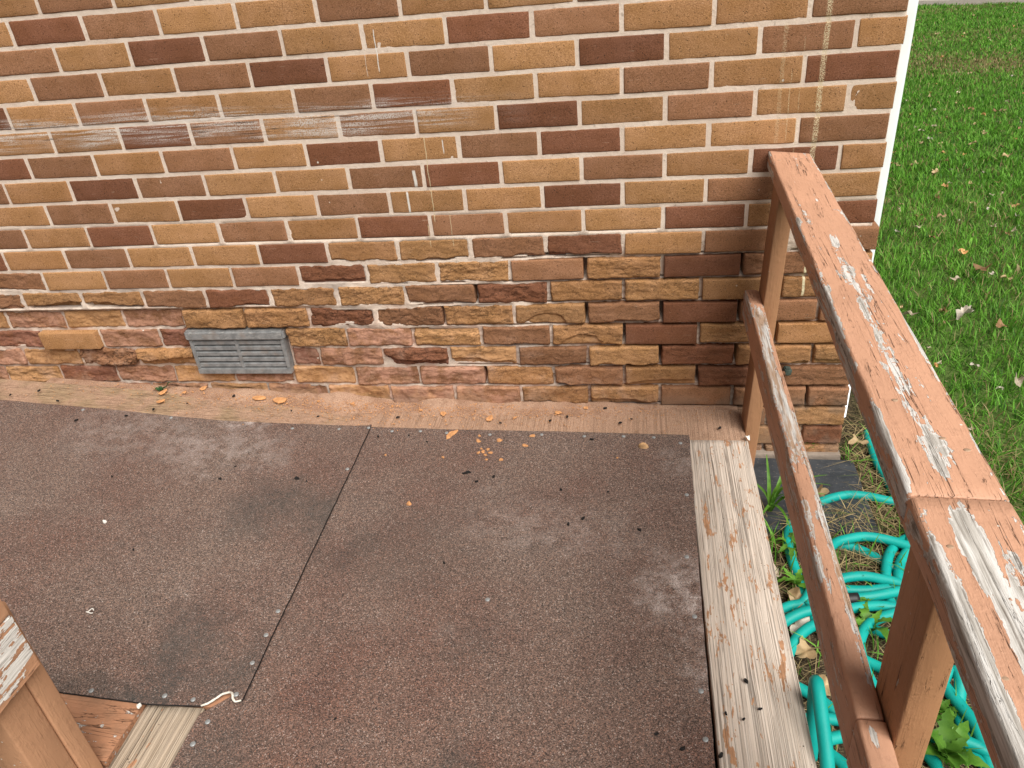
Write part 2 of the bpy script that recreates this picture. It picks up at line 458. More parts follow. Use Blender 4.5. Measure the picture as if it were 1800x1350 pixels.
def roofing_mat(name, seed=0.0, darkb=(), whiteb=(), warm=0.0):
    t = NT(name, .9, .25)
    P = t.pos(); V = t.vscale(P, (1, 1, 1), (seed, seed*.6, 0))
    cell = t.sep(t.voro(V, 560, "Color"))[0]
    c = t.cramp(cell, [(0, (.050, .036, .031)), (.18, (.112, .072, .058)), (.42, (.165, .106, .084)), (.66, (.222, .137, .107)),
                       (.82, (.255, .180, .152)), (.92, (.33, .185, .135)), (.97, (.42, .34, .305))], True)
    fine = t.noise(V, 900, 2, .8)
    c = t.mix(t.ramp(fine, .34, .50, .75, 0), c, (.030, .023, .021))
    c = t.mix(t.ramp(t.noise(V, 1100, 1, .8), .60, .70, 0, .5), c, (.34, .25, .21))
    c = t.mix(t.ramp(t.noise(V, 2.6, 4, .6), .36, .64, 0, .45), c, t.hsv(c, .515, .72, 1.18))
    c = t.mix(t.ramp(t.noise(t.vscale(V, (1, 1, 1), (3, 1, 0)), 4.5, 4, .6), .42, .68, 0, .65), c, t.hsv(c, .492, 1.12, .86))
    c = t.mix(t.ramp(t.noise(V, 12, 3, .6), .5, .72, 0, .35), c, t.hsv(c, .5, .8, .75))
    if warm:
        c = t.mix(t.ramp(t.sep(P)[1], -1.5, -.5, warm, 0), c, t.hsv(c, .492, 1.3, 1.1))
    nz = t.noise(V, 26, 4, .7)
    wp = t.new("ShaderNodeVectorMath"); wp.operation = 'MULTIPLY_ADD'
    t.set(wp.inputs[0], t.noise(V, 7, 5, .68, 0, True)); wp.inputs[1].default_value = (.30, .30, 0); t.set(wp.inputs[2], P)
    PW = t.vscale(wp.outputs[0], (1, 1, 1), (-.15, -.15, 0))
    if darkb:
        d = t.math('MULTIPLY', t.add([t.blob(PW, k[0], k[1], k[2]) for k in darkb]), t.math('MULTIPLY', t.ramp(nz, .3, .6, .45, 1.0), t.ramp(t.noise(V, 640, 2, .8), .36, .60, 1.0, .35)))
        c = t.mix(t.math('MULTIPLY', d, .92, clamp=True), c, t.mix(t.ramp(fine, .5, .7), (.040, .042, .040), (.085, .085, .08)))
    if whiteb:
        w = t.math('MULTIPLY', t.add([t.blob(PW, k[0], k[1], k[2]) for k in whiteb]), t.math('MULTIPLY', t.ramp(nz, .36, .66), t.ramp(t.noise(V, 700, 1), .36, .6)))
        c = t.mix(t.math('MULTIPLY', w, .8, clamp=True), c, (.52, .45, .42))
    wt = t.math('MULTIPLY', t.ramp(t.noise(V, 5.5, 5, .65), .60, .76), t.ramp(t.noise(V, 700, 1), .45, .62))
    c = t.mix(t.math('MULTIPLY', wt, .45), c, (.42, .37, .34))
    return t.out(c, None, t.bump(t.math('ADD', cell, t.math('MULTIPLY', fine, .6)), .0011, .9))

def plain(name, c, rough=.6, spec=.4, n=.15, scale=40, metal=0.0, bump=.0004):
    t = NT(name, rough, spec)
    t.b.inputs["Metallic"].default_value = metal
    O = t.obj()
    f = t.noise(O, scale, 4, .6)
    cc = t.mix(t.ramp(f, .3, .7), tuple(k*(1-n) for k in c), tuple(min(1, k*(1+n)) for k in c))
    return t.out(cc, None, t.bump(f, bump, .6))

# ------------------------------------------------------------------ ground, road
def ground_z(x, y):
    return -1.292 + .012*fbm(x*2.1, y*2.1, 0) + .02*fbm(x*.5, y*.5, 4)*min(1, max(0, (x-1.4)))
def build_ground():
    xs = np.concatenate([np.linspace(-40, .5, 12)[:-1], np.linspace(.5, 3, 60)[:-1], np.linspace(3, 9, 40)[:-1], np.linspace(9, 90, 14)])
    ys = np.concatenate([np.linspace(-40, -2.2, 10)[:-1], np.linspace(-2.2, 2.5, 100)[:-1], np.linspace(2.5, 12.5, 50)[:-1], np.linspace(12.5, 120, 14)])
    V = [(x, y, ground_z(x, y)) for y in ys for x in xs]
    nx = len(xs)
    F = [(j*nx+i, j*nx+i+1, (j+1)*nx+i+1, (j+1)*nx+i) for j in range(len(ys)-1) for i in range(nx-1)]
    t = NT("soil_and_thatch", .95, .1)
    P = t.pos(); x, y = t.sep(P)[:2]
    n = t.noise(P, 30, 5, .65)
    soil = t.mix(t.ramp(n, .35, .65), (.018, .013, .009), (.055, .040, .025))
    soil = t.mix(t.ramp(t.noise(t.vscale(P, (90, 220, 90)), 1, 3, .6, 1.5), .52, .62, 0, .7), soil, (.22, .17, .10))
    gr = t.mix(t.ramp(t.noise(P, 60, 4, .7), .35, .65), (.040, .085, .014), (.110, .160, .045))
    f = t.math('MULTIPLY', t.ramp(x, 1.30, 1.55), t.ramp(n, .25, .5, .6, 1))
    c = t.mix(f, soil, gr)
    m_ = t.out(c, None, t.bump(n, .01, 1))
    o = link("ground", mesh("ground", V, F, m_, True)); tag(o, kind='structure')
build_ground()

def build_road():
    t = NT("pale_road", .9, .2)
    P = t.pos(); n = t.noise(P, 30, 4)
    m_ = t.out(t.mix(n, (.36, .31, .28), (.46, .41, .37)), None, t.bump(t.noise(P, 200, 2), .004, .8))
    # its near edge runs right-and-forward of the lawn, seen at the very top right
    a, b = at(1612, 7, -1.26), at(1800, 2.5, -1.26)
    d = Vector((b.x-a.x, b.y-a.y, 0)).normalized(); nrm = Vector((-d.y, d.x, 0))
    if nrm.y < 0: nrm = -nrm
    V, F = [], []
    for k in range(41):
        p = a + d*(-40 + 2.5*k); w = nrm*(.05*fbm(k*.8, 0, 0))
        for q in (p + w, p + w + nrm*.03, p + nrm*6):
            V.append((q.x, q.y, -1.30 if q == p + w else -1.225))
        V[-3] = (V[-3][0], V[-3][1], -1.36)
    for k in range(40):
        for j in range(2):
            F.append((k*3+j, k*3+j+3, k*3+j+4, k*3+j+1))
    o = link("road", mesh("road", V, F, m_)); tag(o, kind='structure')
    bm = bmesh.new(); bm.from_mesh(o.data); bmesh.ops.recalc_face_normals(bm, faces=bm.faces); bm.to_mesh(o.data); bm.free()
build_road()

# ------------------------------------------------------------------ brick wall
XL, XR = -2.44, 1.2192
ROWS = {   # k: (u of the first brick, types from left to right); integers for odd rows, halves for even rows
 -1: (-5, "TMTTTMTTDTM"), 0: (-5.5, "TDMTTMTTMTTM"),
 1: (-5, "MTDMTTDMTTM"), 2: (-5.5, "TMTMDTMTDTMT"), 3: (-6, "DTMTTMDTTMTD"), 4: (-6.5, "MTTDMTMTDTMTT"),
 5: (-6, "DMTMTDTMDTTM"), 6: (-6.5, "MTDMTTMDTMTDT"), 7: (-6, "TMTDTMTTDTMT"), 8: (-7.5, "TMTDTMTDMTTDTD"),
 9: (-7, "DTMTTDTTMDTMM"), 10: (-7.5, "TMTMTMDTTMTDMT"), 11: (-7, "MTTMDTTMDTTTT"), 12: (-7.5, "TMTMTTDMTTMDMM"),
 13: (-8, "TDTMDTTMTMTDTTTD"), 14: (-8.5, "TMTMTTDMDTMTDTTM"), 15: (-8, "MTDMTMTMMTMTDM"), 16: (-8.5, "TMTDMTMTMMTTMMM"),
 17: (-8, "TMTDTMTTMTMTMT"), 18: (-8.5, "TMTMDTMTTMTDMTD"), 19: (-8, "MTDMTMTTMTMMMT")}

def sst(a, b, v):
    v = min(1, max(0, (v-a)/(b-a))); return v*v*(3-2*v)
def wall_depth(x, z):
    """how far the weathered wall face has gone back behind its first plane (metres)"""
    k = -z / H
    left = sst(.0, .55, -x - .02)
    mid = sst(-.5, .0, .0 - x) if x < .0 else 1 - sst(.0, .6, x)
    if x < 0: mid = 1
    d = .019*left*sst(11.4, 11.6, k) + .006*left*sst(14.3, 14.8, k)
    d += .007*mid*(1-left)*sst(12.4, 12.8, k) + .005*mid*sst(13.4, 14.8, k)
    if k > 9.5: d += .004*(1-mid)*min(1, (k-9.5)/4)
    return d
def recess(x, z):
    k = -z / H
    if k < 8.4: return .0020
    t = min(1, (k - 8.4) / 1.2)
    r = .0034 + .015*sst(.25, .6, x)*min(1, max(.35, (k-8.6)/1.5))
    if x < .3 and k > 11.5: r = .0022 + .006*sst(-.2, .3, x)
    return .0020*(1-t) + t*r

PROUD = {  # (row, u of left joint): offset from the first plane, roughness, how the face has failed
 (13, -6.0): (-.004, .0006, 'S'), (12, -3.5): (-.002, .0018, 'R'), (12, -2.5): (-.003, .0022, 'R'), (14, -4.5): (.002, .0022, 'W'), (14, -5.5): (.012, .0055, 'R'),
 (14, -.5): (-.002, .0028, 'W'), (13, -2.0): (.004, .0030, 'R'), (13, 0.0): (.004, .0018, 'U'), (9, 5.0): (-.012, .001, 'S'), (10, 5.5): (-.010, .001, 'S'),
 (11, -7.0): (.002, .0015, 'B'), (11, -6.0): (.000, .0014, 'D'), (11, -5.0): (.000, .0014, 'D'), (11, -4.0): (.000, .0008, 'C'), (11, -3.0): (.000, .0008, 'C'),
 (10, -1.5): (.001, .0014, 'B'), (11, -2.0): (.001, .0016, 'R'), (11, -1.0): (.001, .0024, 'R'), (11, 0.0): (.0, .0010, 'C'), (11, 1.0): (.001, .0024, 'R'),
 (12, 1.5): (.001, .0010, 'A'), (12, .5): (.003, .0026, 'R'), (12, -.5): (.003, .0026, 'R'), (12, -1.5): (.006, .0030, 'R'), (13, 2.0): (.001, .0018, 'A'),
 (14, 1.5): (.002, .0012, 'C'), (14, .5): (.006, .0018, 'B'), (14, 2.5): (.0, .0012, 'C'), (15, 2.0): (.001, .0012, 'C'), (15, 1.0): (.007, .0014, 'S'), (16, 2.5): (.003, .0016, 'B'), (16, 1.5): (.006, .0014, 'C'),
 (10, -.5): (.0005, .0016, 'R'), (10, .5): (.0005, .0022, 'R'), (10, 2.5): (.0005, .0016, 'R'), (9, 0.0): (.0, .0008, 'C'), (9, 1.0): (.0, .0008, 'C'), (9, 2.0): (.0, .0008, 'C'), (9, -1.0): (.0, .0006, 'C'),
 (10, -6.5): (.001, .0010, 'C'),
}

def brick_mesh(seed, L, mat, rough=.0, mode='S', right_end=False, fresh0=0.0, hi=False):
    rnd = random.Random(seed)
    h = .0575 / 2; hl = L / 2
    intact = rough < .0011 and mode == 'S'
    rr = .0030 if intact else (.0048 + rough*.5 if mode != 'P' else .0058)
    rnd0 = rnd.random()
    def axis(half, n):
        a = [-half, -half + rr*.25, -half + rr*.6, -half + rr]
        b = list(np.linspace(-half + rr, half - rr, n))[1:-1]
        return a + b + [-v for v in reversed(a)]
    X = axis(hl, 14 if intact else max(12, int(L/.0032))); Z = axis(h, 5 if intact else 18)
    nx, nz = len(X), len(Z)
    V, fr = [], []
    zc0 = -h*.35 + rnd.uniform(-.2, .2)*h; sgn = rnd.choice((-1, 1))
    tilt = rnd.uniform(-.0012, .0012)
    for z in Z:
        for x in X:
            ex, ez = hl - abs(x), h - abs(z)
            y = tilt * x / hl
            a = max(0, 1 - ex/rr); b = max(0, 1 - ez/rr)
            y += rr * .75 * min(1.3, a*a + b*b)
            jig = .0006 if intact else .0022 + rough*.5
            xx = x + jig*fbm(x*30+seed, z*30, 1.3)*(1 if ex < .02 else .3)
            zz = z + jig*fbm(x*26, z*30+seed, 7.7)*(1 if ez < .012 else .3)
            f = fresh0
            n = fbm(x*13+seed*3.1, z*30, seed*.7, 5)
            y += .0005*fbm(x*80, z*80, seed, 2)
            if rough:
                q = n*2.6 + 10
                fl = math.floor(q); fq = q - fl
                st = fl + min(1, max(0, (fq-.40)/.10))
                y += rough*((st - 10)*.62 + .5*n + .45*fbm(x*60, z*90, seed, 4))
            step = 0
            if mode == 'P':          # soft, hollowed by frost and salt
                hol = (1 - (x/hl)**2)*(1 - (z/h)**2)
                y += .0036*hol*(.4+.8*rnd0) - .0055 + .0025*fbm(x*9+seed, z*16, seed, 2)
            if mode == 'U':          # upper part weathered back to a slope
                zc = h*.25 + h*.25*fbm(x*9+seed, 1.2, seed, 3)
                step = min(1, max(0, (z - zc)/.004))
                y += .012*step*(.35+.65*min(1, max(0, (z-zc)/h)))
            if mode in 'BWCD':        # the lower part of the face has flaked off along a ragged line
                dep = {'B': .007, 'W': .012, 'C': .008, 'D': .020}[mode]
                zz0 = {'B': -h*.40, 'W': 0.0, 'C': -h*.86, 'D': -h*.36}[mode]
                zc = zz0 + h*.40*fbm(x*11+seed, 2.2, seed, 4) + .15*h*sgn*x/hl
                step = min(1, max(0, (zc - z)/.0025))
                y += dep*step + step*.006*max(0, (zc-z)/h)
            if mode == 'W':          # a wedge of the old face still stands out at the middle
                wdg = max(0, 1 - abs(x/hl - .1*sgn)*1.15) * max(0, 1-abs(z/h+.1)*.8)
                y -= .012*wdg
            if mode == 'A':          # an arc-shaped chip
                rr2 = math.hypot((x - .016*sgn)/(.052+.02*rnd0) + .12*fbm(x*20, z*30, seed), (z + h*1.15)/(h*1.35) + .5*sgn*x/hl*.4)
                step = min(1, max(0, (1 - rr2)/.06))
                y += .006*step
            if mode != 'S' or rough > .002:
                f = max(f, .75*step, min(1, max(0, (y-.003)/.010))*.8)
            V.append((xx, y, zz)); fr.append(min(1, f))
    nb = len(V)
    ring = [i for i in range(nx)] + [j*nx+nx-1 for j in range(1, nz)] + [(nz-1)*nx+i for i in range(nx-2, -1, -1)] + [j*nx for j in range(nz-2, 0, -1)]
    F = [(j*nx+i, j*nx+i+1, (j+1)*nx+i+1, (j+1)*nx+i) for j in range(nz-1) for i in range(nx-1)]
    for i in ring:
        x, y, z = V[i]; V.append((x, .088, z)); fr.append(.0)
    n = len(ring)
    for k in range(n):
        a, b = ring[k], ring[(k+1) % n]
        F.append((b, a, nb+k, nb+(k+1) % n))
    F.append(tuple(nb+k for k in range(n)))
    me = mesh("brick", V, F, mat, True)
    me.attributes.new("fresh", 'FLOAT', 'POINT').data.foreach_set("value", fr)
    fl = 0.0 if intact else min(1.0, rough/.004)*(.35 if mode == 'P' else 1)
    me.attributes.new("flaky", 'FLOAT', 'POINT').data.foreach_set("value", [fl]*len(V))
    return me

def in_frame(x, y, z, mrg=0):
    v = Vector((x, y, z)) - CAM
    d = v.dot(FWD)
    if d <= .05: return False
    return -mrg <= FPX*v.dot(RIGHT)/d + 900 <= 1800+mrg and -mrg <= FPX*v.dot(DOWN)/d + 675 <= 1350+mrg

wall = empty("brick_wall", (0, 0, -1.3))
tag(wall, "tan and brown brick house wall whose lower courses crumble above the deck", "wall")
shared = {}
hidden = []
VENT = (-.712, -.398, -.992, -.846)
nbrick = 0
foot = {}
rk = random.Random(3)
for k in range(-6, 20):
    if k in ROWS: u0, types = ROWS[k]
    else: u0, types = (-9 if k % 2 else -9.5), "".join(rk.choice("TTMTMD") for _ in range(16))
    zc = -k*H
    us = []
    u = u0; ti = 0
    while u*U < XR - .03:
        us.append((u, types[ti] if ti < len(types) else rk.choice("TM"))); u += 1; ti += 1
    u = u0 - 1
    while u*U > XL:
        us.insert(0, (u, rk.choice("TTMTD"))); u -= 1
    for (u, ty) in us:
        xa, xb = u*U + .0048, (u+1)*U - .0048
        if u == 5.5 or xb > XR: xb = XR - (.0 if k < 9 else rk.uniform(0, .004))
        if k >= 13 and xb > 1.2: xb += .012
        if k == 17 and u == 5: xb += .002
        if k == 9 and u == 5: xb += .016; xa += .035
        if k == 10 and u == 5.5: xb += .008
        # the vent takes the place of these
        if k in (13, 14):
            if xa < VENT[1] - .002 and xb > VENT[0]:
                if xa < VENT[0] - .03: xb = VENT[0] - .004
                elif xb > VENT[1] + .03: xa = VENT[1] + .010
                else: continue
        if k == 14 and u == -4.5: xb = min(xb, VENT[0]-.004)
        xc = (xa+xb)/2; L = xb-xa
        foot.setdefault(k, []).append((xa, xb))
        vis = any(in_frame(px, 0, pz, 5) for px in (xa, xc, xb) for pz in (zc-.028, zc, zc+.028)) and not (k > 16 and xb < .95)
        x_ = xc
        dep = wall_depth(xc, zc)
        left = 1 - sst(.0, .5, xc)
        mode, rough = 'S', .0004
        if k >= 10 and left < .5:
            rough = .0007 + .0008*rk.random()
            if k > 11 and rk.random() < .25: mode = rk.choice("BCR")
        elif k >= 12:
            mode, rough = 'P', rk.uniform(.0016, .0032)
        y = dep + rk.uniform(-.001, .001) + (rk.uniform(-.003, .003) if k > 11 else 0)
        if k > 9 and left < .35: y += rk.uniform(-.003, .004)
        if (k, u) in PROUD: y, rough, mode = PROUD[(k, u)]
        fresh = 0.0
        if mode == 'P': fresh = .62
        if (k, u) in ((15, -1.0), (15, 0.0), (15, -2.0), (14, .5), (15, -3.0), (15, -4.0), (13, -1.0)): fresh = .85
        if not vis:
            hidden.append((xc, y, zc, L, ty)); continue
        nbrick += 1
        std = abs(L - (U - .0096)) < .0005
        if k < 9 and std:
            key = (ty, rk.randrange(5))
            if key not in shared: shared[key] = brick_mesh(900+len(shared), L, MB[ty], .0004)
            me = shared[key]
        else:
            me = brick_mesh(k*31 + int(u*2) + 400, L, MB[ty], rough, mode, fresh0=fresh)
        rz = rk.uniform(-.0035, .0035) + (rk.uniform(-.012, .012) if k > 9 else 0)
        link("brick", me, wall, (xc, y, zc + rk.uniform(-.0009, .0009)), (0, rk.uniform(-.004, .004), rz))

def boxes_mesh(name, bl, mats):
    V, F, mi = [], [], []
    for (x0, x1, y0, y1, z0, z1, m_) in bl:
        o = len(V)
        for z in (z0, z1):
            for (x, y) in ((x0, y0), (x1, y0), (x1, y1), (x0, y1)): V.append((x, y, z))
        for f in ((0, 1, 5, 4), (1, 2, 6, 5), (2, 3, 7, 6), (3, 0, 4, 7), (4, 5, 6, 7), (3, 2, 1, 0)):
            F.append(tuple(o+i for i in f)); mi.append(m_)
    me = mesh(name, V, F)
    for m_ in mats: me.materials.append(m_)
    me.polygons.foreach_set("material_index", mi)
    return me
bl = [(xc-L/2, xc+L/2, y, .088, zc-.0287, zc+.0287, "TMD".index(ty)) for (xc, y, zc, L, ty) in hidden]
# the side of the house round the corner
for k in range(-6, 20):
    y = .09 + (.1 if k % 2 else 0)
    if k % 2: bl.append((1.12, XR-.0002, .0895, .18, -k*H-.0287, -k*H+.0287, rk.randrange(3)))
    while y < 3.0:
        bl.append((1.12, XR-.0002, y+.005, y+U-.005, -k*H-.0287, -k*H+.0287, rk.choice((0, 0, 1, 2)))); y += U
o = link("brickwork", boxes_mesh("brickwork", bl, [MB['T'], MB['M'], MB['D']]), wall)
o.location = (0, 0, 1.3); o["kind"] = "stuff"

def build_mortar():
    xs = np.arange(XL, XR - .002, .0055); xs = np.append(xs, XR - .0035)
    zs = np.concatenate([np.arange(-1.31, -.60, .0032), np.arange(-.60, 6.4*H, .011)])
    nx = len(xs)
    V = []
    for z in zs:
        k = -z/H
        for x in xs:
            d = wall_depth(x, z) + recess(x, z)
            if k < 8.4:
                n = .0006*mnoise.noise(Vector((x*60, z*60, 0)))
            else:
                t = min(1, (k-8.4)/2)
                n = t*(.0022*mnoise.noise(Vector((x*17, z*23, 0))) + .0020*mnoise.noise(Vector((x*55, z*55, 3)))) + .0008*mnoise.noise(Vector((x*140, z*140, 0)))
                n *= 1 + .5*sst(11.4, 13, k)
                if x > .4: n = abs(n)*3 - .001
            y = d + n
            # behind each brick the bed is deeper; only joints, and two smears of old mortar, come forward
            kr = int(round(k)); zc = -kr*H
            if k > 7.5 and abs(z-zc) < .0215 and not ((-.20 < x < -.06 and z > -.85 and z < -.818) or (-.20 < x < -.05 and -.975 < z < -.945)):
                for (xa, xb) in foot.get(kr, ()):
                    if xa + .007 < x < xb - .007: y += .03; break
            # where the joints have washed out: dark slots under bricks and between their ends
            if k > 9.3 and x > -.1:
                kb = (k + .5) % 1.0                 # 0 just under a course's upper bed, so ~1 = bed below
                wash = sst(-.1, .3, x)
                nz_ = mnoise.noise(Vector((x*7, round(k+.5)*3.7, 5)))
                if (kb > .93 or kb < .005) and nz_ > .0: y += .035*wash
                if .09 < kb < .92 and math.sin(math.floor((x/U)*2+.5)*12.9898 + kr*78.233)*43758.5453 % 1 < .30: y += .045*wash
            # the raw edges of joints round the vent and under it
            if VENT[0]-.012 < x < VENT[1]+.012 and VENT[2] < z < VENT[3]+.008: y = max(y, .03)
            V.append((x, y, z))
    # back
    nz = len(zs)
    F = [(j*nx+i, j*nx+i+1, (j+1)*nx+i+1, (j+1)*nx+i) for j in range(nz-1) for i in range(nx-1)]
    b = len(V)
    for j in range(nz): V.append((XR-.0035, 3.0, zs[j]))
    for j in range(nz-1): F.append((j*nx+nx-1, b+j, b+j+1, (j+1)*nx+nx-1))
    o = link("mortar", mesh("mortar", V, F, M_MORTAR, True), wall); o.location = (0, 0, 1.3)
    core = link("wall_core", boxes_mesh("wall_core", [(XL, 1.1, .092, 2.99, -1.35, 6.2*H, 0)], [M_MORTAR]), wall)
    core.location = (0, 0, 1.3)
    # courses higher up, out of the picture, so that the wall stands to its full height
    bl2 = []
    for k in range(-36, -6):
        u = -12 - (.5 if k % 2 == 0 else 0)
        while u*U < XR - .03:
            bl2.append((u*U+.0048, min(XR, (u+1)*U-.0048), 0, .088, -k*H-.0287, -k*H+.0287, rk.choice((0, 0, 1, 2)))); u += 1
    bl2.append((XL, XR-.003, .003, 3.0, 6.2*H, 36.5*H, 3))
    o = link("upper_brickwork", boxes_mesh("upper_brickwork", bl2, [MB['T'], MB['M'], MB['D'], M_MORTAR]), wall)
    o.location = (0, 0, 1.3); o["kind"] = "stuff"
build_mortar()
# stepped footing under the lowest course
t_ = NT("footing_concrete", .95, .1)
P_ = t_.pos()
M_CONC = t_.out(t_.mix(t_.noise(P_, 30, 4), (.20, .16, .13), (.30, .25, .21)), None, t_.bump(t_.noise(P_, 120, 3), .003, .8))
link("footing", box_mesh("footing", XL, XR+.012, -.012, .2, -1.40, -1.262, M_CONC, .006), wall).location = (0, 0, 1.3)

# ------------------------------------------------------------------ vent
def build_vent():
    t = NT("dull_zinc", .55, .4)
    O = t.pos()
    n = t.noise(O, 45, 5, .65)
    c = t.mix(t.ramp(n, .3, .7), (.20, .205, .21), (.34, .345, .35))
    z = t.sep(O)[2]
    c = t.mix(t.math('MULTIPLY', t.ramp(z, -.885, -.868), t.ramp(t.noise(t.vscale(O, (60, 60, 200)), 1, 4, .7), .50, .70)), c, (.46, .455, .44))
    c = t.mix(t.ramp(t.noise(O, 20, 4), .52, .7, 0, .5), c, (.33, .25, .20))
    t.b.inputs["Metallic"].default_value = .35
    zinc = t.out(c, None, t.bump(n, .0008, .8))
    dark = plain("vent_inside", (.012, .011, .010), .9, .1)
    x0, x1, z0, z1 = VENT
    v = empty("air_vent", ((x0+x1)/2, 0, z0))
    tag(v, "grey metal louvred air vent set low in the brick wall", "vent")
    def part(name, bl, mat=zinc, bev=.0015):
        bm = bmesh.new()
        for (a, b, c_, d, e, f) in bl:
            r = bmesh.ops.create_cube(bm, size=1)
            for q in r['verts']: q.co = Vector((a+(q.co.x+.5)*(b-a), c_+(q.co.y+.5)*(d-c_), e+(q.co.z+.5)*(f-e)))
        if bev: bmesh.ops.bevel(bm, geom=bm.edges[:], offset=bev, segments=2, affect='EDGES')
        me = bpy.data.meshes.new(name); bm.to_mesh(me); bm.free(); me.materials.append(mat)
        o = link(name, me, v); o.location = -Vector(v.location); return o
    part("hood", [(x0-.005, x1+.003, -.006, .06, z1-.029, z1+.004)], bev=.006)
    part("frame", [(x0+.002, x0+.013, -.001, .055, z0+.019, z1-.0295), (x1-.015, x1-.003, -.001, .055, z0+.019, z1-.0295),
                   (x0+.002, x1-.003, -.002, .055, z0, z0+.0185)])
    part("mullion", [((x0+x1)/2-.007, (x0+x1)/2+.003, .0005, .04, z0+.0192, z1-.0297)])
    part("back", [(x0+.004, x1-.005, .045, .05, z0+.01, z1-.02)], dark, 0)
    n_ = 5; zz0, zz1 = z0+.019, z1-.030; sp = (zz1-zz0)/n_
    for half in ((x0+.0132, (x0+x1)/2-.0072), ((x0+x1)/2+.0032, x1-.0152)):
        for i in range(n_):
            zb = zz0 + i*sp
            V = []
            for x in half:
                for (yy, z) in ((.004, zb+.0035), (.007, zb+.0035), (.034, zb+sp+.004), (.031, zb+sp+.004)):
                    V.append((x, yy - .0, z))
            # sloping slat: low edge at the front
            V = []
            for x in half:
                V += [(x, .002, zb+.004), (x, .0055, zb+.001), (x, .036, zb+sp*.98), (x, .030, zb+sp*1.0)]
            # the face that shows: a band between dark gaps
            V = []
            for x in half:
                V += [(x, .003, zb+.0045), (x, .0028, zb+sp-.0045), (x, .034, zb+sp+.006), (x, .036, zb+sp)]
            F = [(0, 4, 5, 1), (1, 5, 6, 2), (2, 6, 7, 3), (3, 7, 4, 0), (0, 1, 2, 3), (7, 6, 5, 4)]
            me = mesh("slat", V, F, zinc)
            o = link("slat", me, v); o.location = -Vector(v.location)
build_vent()

# ------------------------------------------------------------------ white downspout at the corner
def build_spout():
    w = plain("white_painted_metal", (.78, .83, .86), .4, .4, .04, 15)
    d = empty("downspout", (1.245, .12, -1.195))
    tag(d, "white metal downspout behind the right corner of the brick wall", "downspout")
    X0, X1, Y0, Y1 = 1.2215, 1.2635, .085, .165
    prof = []
    for (cx, cy, a0) in ((X1-.008, Y0+.008, -90), (X1-.008, Y1-.008, 0), (X0+.008, Y1-.008, 90), (X0+.008, Y0+.008, 180)):
        for k in range(4):
            a = R(a0+k*30); prof.append((cx+.008*math.cos(a), cy+.008*math.sin(a)))
    P = len(prof); V = []
    zs = [-1.195, -.6, -.2, .3, 1.2, 2.3]
    for z in zs: V += [(x - max(0, -.2-z)*.006, y, z) for (x, y) in prof]
    F = [(i*P+k, i*P+(k+1) % P, (i+1)*P+(k+1) % P, (i+1)*P+k) for i in range(len(zs)-1) for k in range(P)]
    F.append(tuple(range(P)))
    o = link("pipe", mesh("pipe", V, F, w, True), d); o.location = -Vector(d.location)
    for z in (.55, 1.9):
        o = link("strap", box_mesh("strap", X0-.0005, X1+.002, Y0-.002, Y1+.002, z, z+.03, w, .003), d); o.location = -Vector(d.location)
build_spout()

# stub of cut pipe sticking out of the wall
def build_stub():
    m_ = plain("corroded_metal", (.075, .10, .085), .6, .5, .5, 60, .5)
    rust = plain("rust", (.12, .055, .03), .9, .2, .4, 80)
    s = empty("pipe_stub", (1.054, -.004, -.982))
    tag(s, "short corroded square bolt end sticking out of brick wall beside the post", "pipe")
    bm = bmesh.new(); bmesh.ops.create_cube(bm, size=1)
    for v in bm.verts: v.co = Vector((v.co.x*.020, v.co.y*.024, v.co.z*.020))
    bmesh.ops.bevel(bm, geom=bm.edges[:], offset=.003, segments=2, affect='EDGES')
    me = bpy.data.meshes.new("nut"); bm.to_mesh(me); bm.free(); me.materials.append(m_)
    link("nut", me, s, (1.054, -.006, -.982), (0, .2, .1))
    V, F = tube([(1.032, .03, -.985), (1.036, -.012, -.986), (1.046, -.014, -.984)], .0065, 10)
    link("shank", mesh("shank", V, F, rust, True), s, (0, 0, 0))
build_stub()

# ------------------------------------------------------------------ the deck: level landing and the ramp up to the left
ZD = -1.1018
def ramp_z(x): return ZD - (x + .12)/12.0 if x < -.12 else ZD

M_ROOF1 = roofing_mat("brown_roofing_landing", 0, [((.10, -.62, ZD), (.24, .22, .5), .38), ((-.03, -.65, ZD), (.1, .14, .5), .35), ((.36, -1.18, ZD), (.10, .10, .5), .8), ((-.1, -1.22, ZD), (.12, .2, .5), .7), ((.3, -.9, ZD), (.07, .1, .5), .3)],
                      [((.74, -.70, ZD), (.13, .16, .5), 1.1), ((.76, -.86, ZD), (.06, .2, .5), .8), ((.74, -.28, ZD), (.1, .1, .5), .5), ((.45, -.55, ZD), (.3, .14, .5), .35)], .5)
M_ROOF2 = roofing_mat("brown_roofing_ramp", 3.3, [((-.27, -.50, ZD), (.16, .17, .5), .95), ((-.12, -.52, ZD), (.07, .2, .5), .9), ((-.27, -.98, ZD), (.12, .22, .5), 1.0), ((-.13, -1.0, ZD), (.07, .16, .5), .8), ((-.5, -1.08, ZD), (.5, .05, .5), .6)],
                      [((-.50, -.16, ZD), (.09, .06, .5), 1.4), ((-.5, -.3, ZD), (.26, .16, .5), .6), ((-.8, -.25, ZD), (.3, .2, .5), .4)], .3)
M_STRIP = wood_mat("dusty_back_board", (.43, .30, .185), (.25, .165, .098), .0, 1.0, 1.3, 'X', dark_amt=.55)
M_SIDE = wood_mat("weathered_white_board", (.69, .60, .52), (.53, .44, .365), .145, 0, 4.1, 'Y', (.50, .27, .15), .8)
M_LEFT = wood_mat("weathered_grey_board", (.50, .41, .32), (.36, .285, .21), .13, 0, 9.7, 'Y', (.48, .25, .14))
